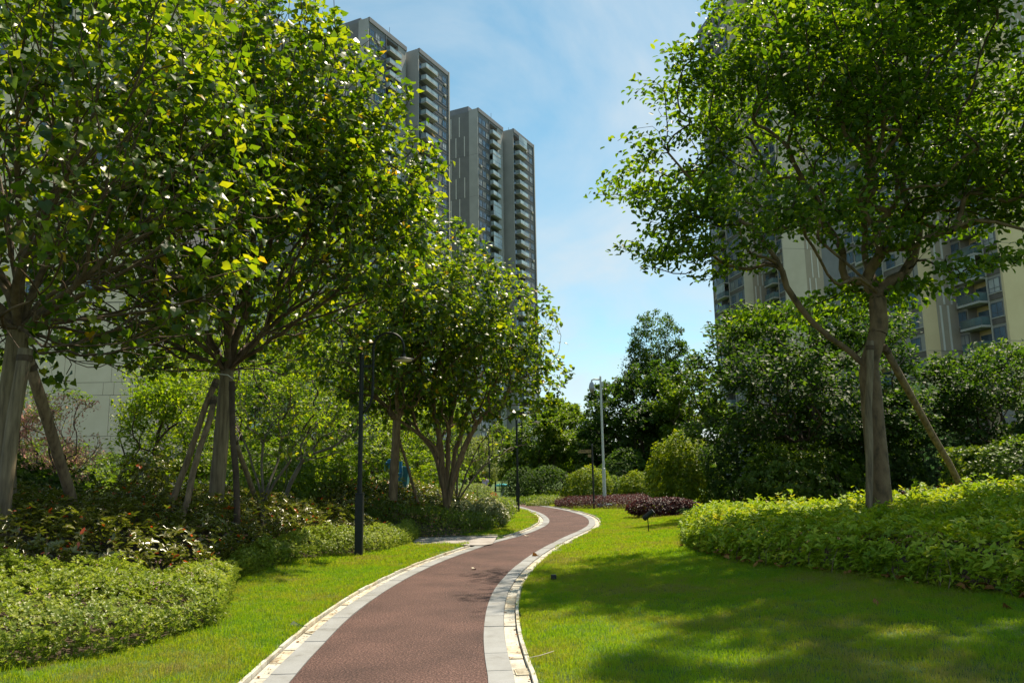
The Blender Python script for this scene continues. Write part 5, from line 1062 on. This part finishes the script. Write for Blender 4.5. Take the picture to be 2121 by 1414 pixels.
for s_ in range(14):
    for xw in (-5, -9.5, -14.5, -19, -24, -29, -34):
        o = bpy.data.objects.new('window', fm_); C.objects.link(o); o.parent = root; o.matrix_local = Matrix.Translation((xw, -.001, 15.6+s_*3.15)) @ Rw
        q = bpy.data.objects.new('pane', pn_); C.objects.link(q); q.parent = o

# ------------------------------------------------------------------ lawn grass: tufts instanced on points
def tuft_mesh(name, rad, nb, h, wd):
    n = nb; a = rng.uniform(0, 6.28, n); r = rad*np.sqrt(rng.random(n)); b = np.c_[np.cos(a)*r, np.sin(a)*r, np.zeros(n)-.005]
    yaw = rng.uniform(0, 6.28, n); side = np.c_[np.cos(yaw), np.sin(yaw), 0*yaw]; lean = nz(np.c_[rng.normal(size=(n, 2)), np.zeros(n)])*rng.uniform(.1, .75, n)[:, None]; hh = h*rng.uniform(.55, 1.15, n)[:, None]; w_ = wd*rng.uniform(.7, 1.2, n)[:, None]
    mid = b+lean*hh*.4+np.array([0, 0, 1])*hh*.62; tip = b+lean*hh*1.1+np.array([0, 0, 1])*hh*(1-.25*np.linalg.norm(lean, axis=1)[:, None])
    V = np.stack([b-side*w_, b+side*w_, mid+side*w_*.8, mid-side*w_*.8, tip], 1).reshape(-1, 3)
    F = []; 
    for i in range(n): o = 5*i; F += [(o, o+1, o+2, o+3), (o+3, o+2, o+4)]
    me = bpy.data.meshes.new(name); me.from_pydata(V.tolist(), [], F); me.materials.append(GRASS); at_ = me.attributes.new('v', 'FLOAT', 'FACE'); at_.data.foreach_set('value', np.repeat(rng.random(n), 2).astype(np.float32))
    return bpy.data.objects.new(name, me)
def scatter(name, label, P, src, smin, smax):
    n = len(P); me = bpy.data.meshes.new(name); me.from_pydata(np.c_[P, terr(P)].tolist(), [], [])
    r = me.attributes.new('rot', 'FLOAT_VECTOR', 'POINT'); rv = np.c_[rng.normal(size=(n, 2))*.06, rng.uniform(0, 6.28, n)]; r.data.foreach_set('vector', rv.astype(np.float32).ravel())
    s = me.attributes.new('scl', 'FLOAT', 'POINT'); s.data.foreach_set('value', rng.uniform(smin, smax, n).astype(np.float32))
    o = addobj(name, me); tag(o, label, 'grass', kind='stuff')
    g = bpy.data.node_groups.new(name, 'GeometryNodeTree'); g.interface.new_socket('Geometry', in_out='INPUT', socket_type='NodeSocketGeometry'); g.interface.new_socket('Geometry', in_out='OUTPUT', socket_type='NodeSocketGeometry')
    gi, go = g.nodes.new('NodeGroupInput'), g.nodes.new('NodeGroupOutput'); ip = g.nodes.new('GeometryNodeInstanceOnPoints'); oi = g.nodes.new('GeometryNodeObjectInfo'); oi.inputs['Object'].default_value = src
    na = g.nodes.new('GeometryNodeInputNamedAttribute'); na.data_type = 'FLOAT_VECTOR'; na.inputs[0].default_value = 'rot'; nb = g.nodes.new('GeometryNodeInputNamedAttribute'); nb.data_type = 'FLOAT'; nb.inputs[0].default_value = 'scl'
    e2 = g.nodes.new('FunctionNodeEulerToRotation')
    g.links.new(gi.outputs[0], ip.inputs['Points']); g.links.new(oi.outputs['Geometry'], ip.inputs['Instance']); g.links.new(na.outputs['Attribute'], e2.inputs[0]); g.links.new(e2.outputs[0], ip.inputs['Rotation']); g.links.new(nb.outputs['Attribute'], ip.inputs['Scale']); g.links.new(ip.outputs[0], go.inputs[0])
    md = o.modifiers.new('scatter', 'NODES'); md.node_group = g
    return o
def lawnpts(x0, x1, y0, y1, step, margin):
    X, Y = np.meshgrid(np.arange(x0, x1, step), np.arange(y0, y1, step)); P = np.c_[X.ravel(), Y.ravel()]; P = P+rng.uniform(-.5, .5, P.shape)*step
    k = ~inpoly(P, PC); k &= dist_poly(P, PATHPOLY[::2]) > margin
    for b_ in LAWN_EXCL: 
        b_ = np.array([(q[0], q[1]) for q in b_]); ins = inpoly(P, b_); dd = dist_poly(P, b_); k &= ~(ins & (dd > .12))
    k &= ~((P[:, 1] > sy0-.2) & (P[:, 1] < sy1+.25) & (P[:, 0] < sx+.2))
    xx = P[:, 0]/np.maximum(P[:, 1], 1)
    return P[k & (abs(xx) < .8)]
t1, t2, t3 = tuft_mesh('grass_tuft', .10, 95, .048, .0016), tuft_mesh('grass_tuft', .035, 26, .042, .0015), tuft_mesh('grass_tuft', .28, 260, .06, .004)
P = lawnpts(-6, 12, 4.0, 14, .105, .10); scatter('near_lawn_grass', 'short bright green lawn grass on both sides of the near path', P, t1, .75, 1.25)
P = lawnpts(-6, 8, 4.0, 16, .05, .012); dd = dist_poly(P, PATHPOLY[::2]); P = P[dd < .13]; scatter('kerb_grass', 'thin grass blades along the kerb stones', P, t2, .7, 1.4)
P = lawnpts(-9, 14, 14, 27, .19, .2); scatter('mid_lawn_grass', 'short sunlit lawn grass around the bend of the path', P, t3, .7, 1.0)
P = lawnpts(-9, 14, 27, 50, .3, .25); P = P[(P[:, 0] > -.3) | (P[:, 1] < 27)]; P = P[abs(P[:, 0]) < 9]; scatter('far_lawn_grass', 'lawn grass beyond the bend of the path', P, t3, 1.0, 1.4)
P = lawnpts(-6, 5, 5.5, 16, .16, .3); P = P[rng.random(len(P)) < .16]; t4 = tuft_mesh('grass_tuft', .05, 14, .11, .0018); scatter('tall_grass_blades', 'longer grass blades sticking up from the left lawn', P[P[:, 0] < -1.2], t4, .7, 1.1)
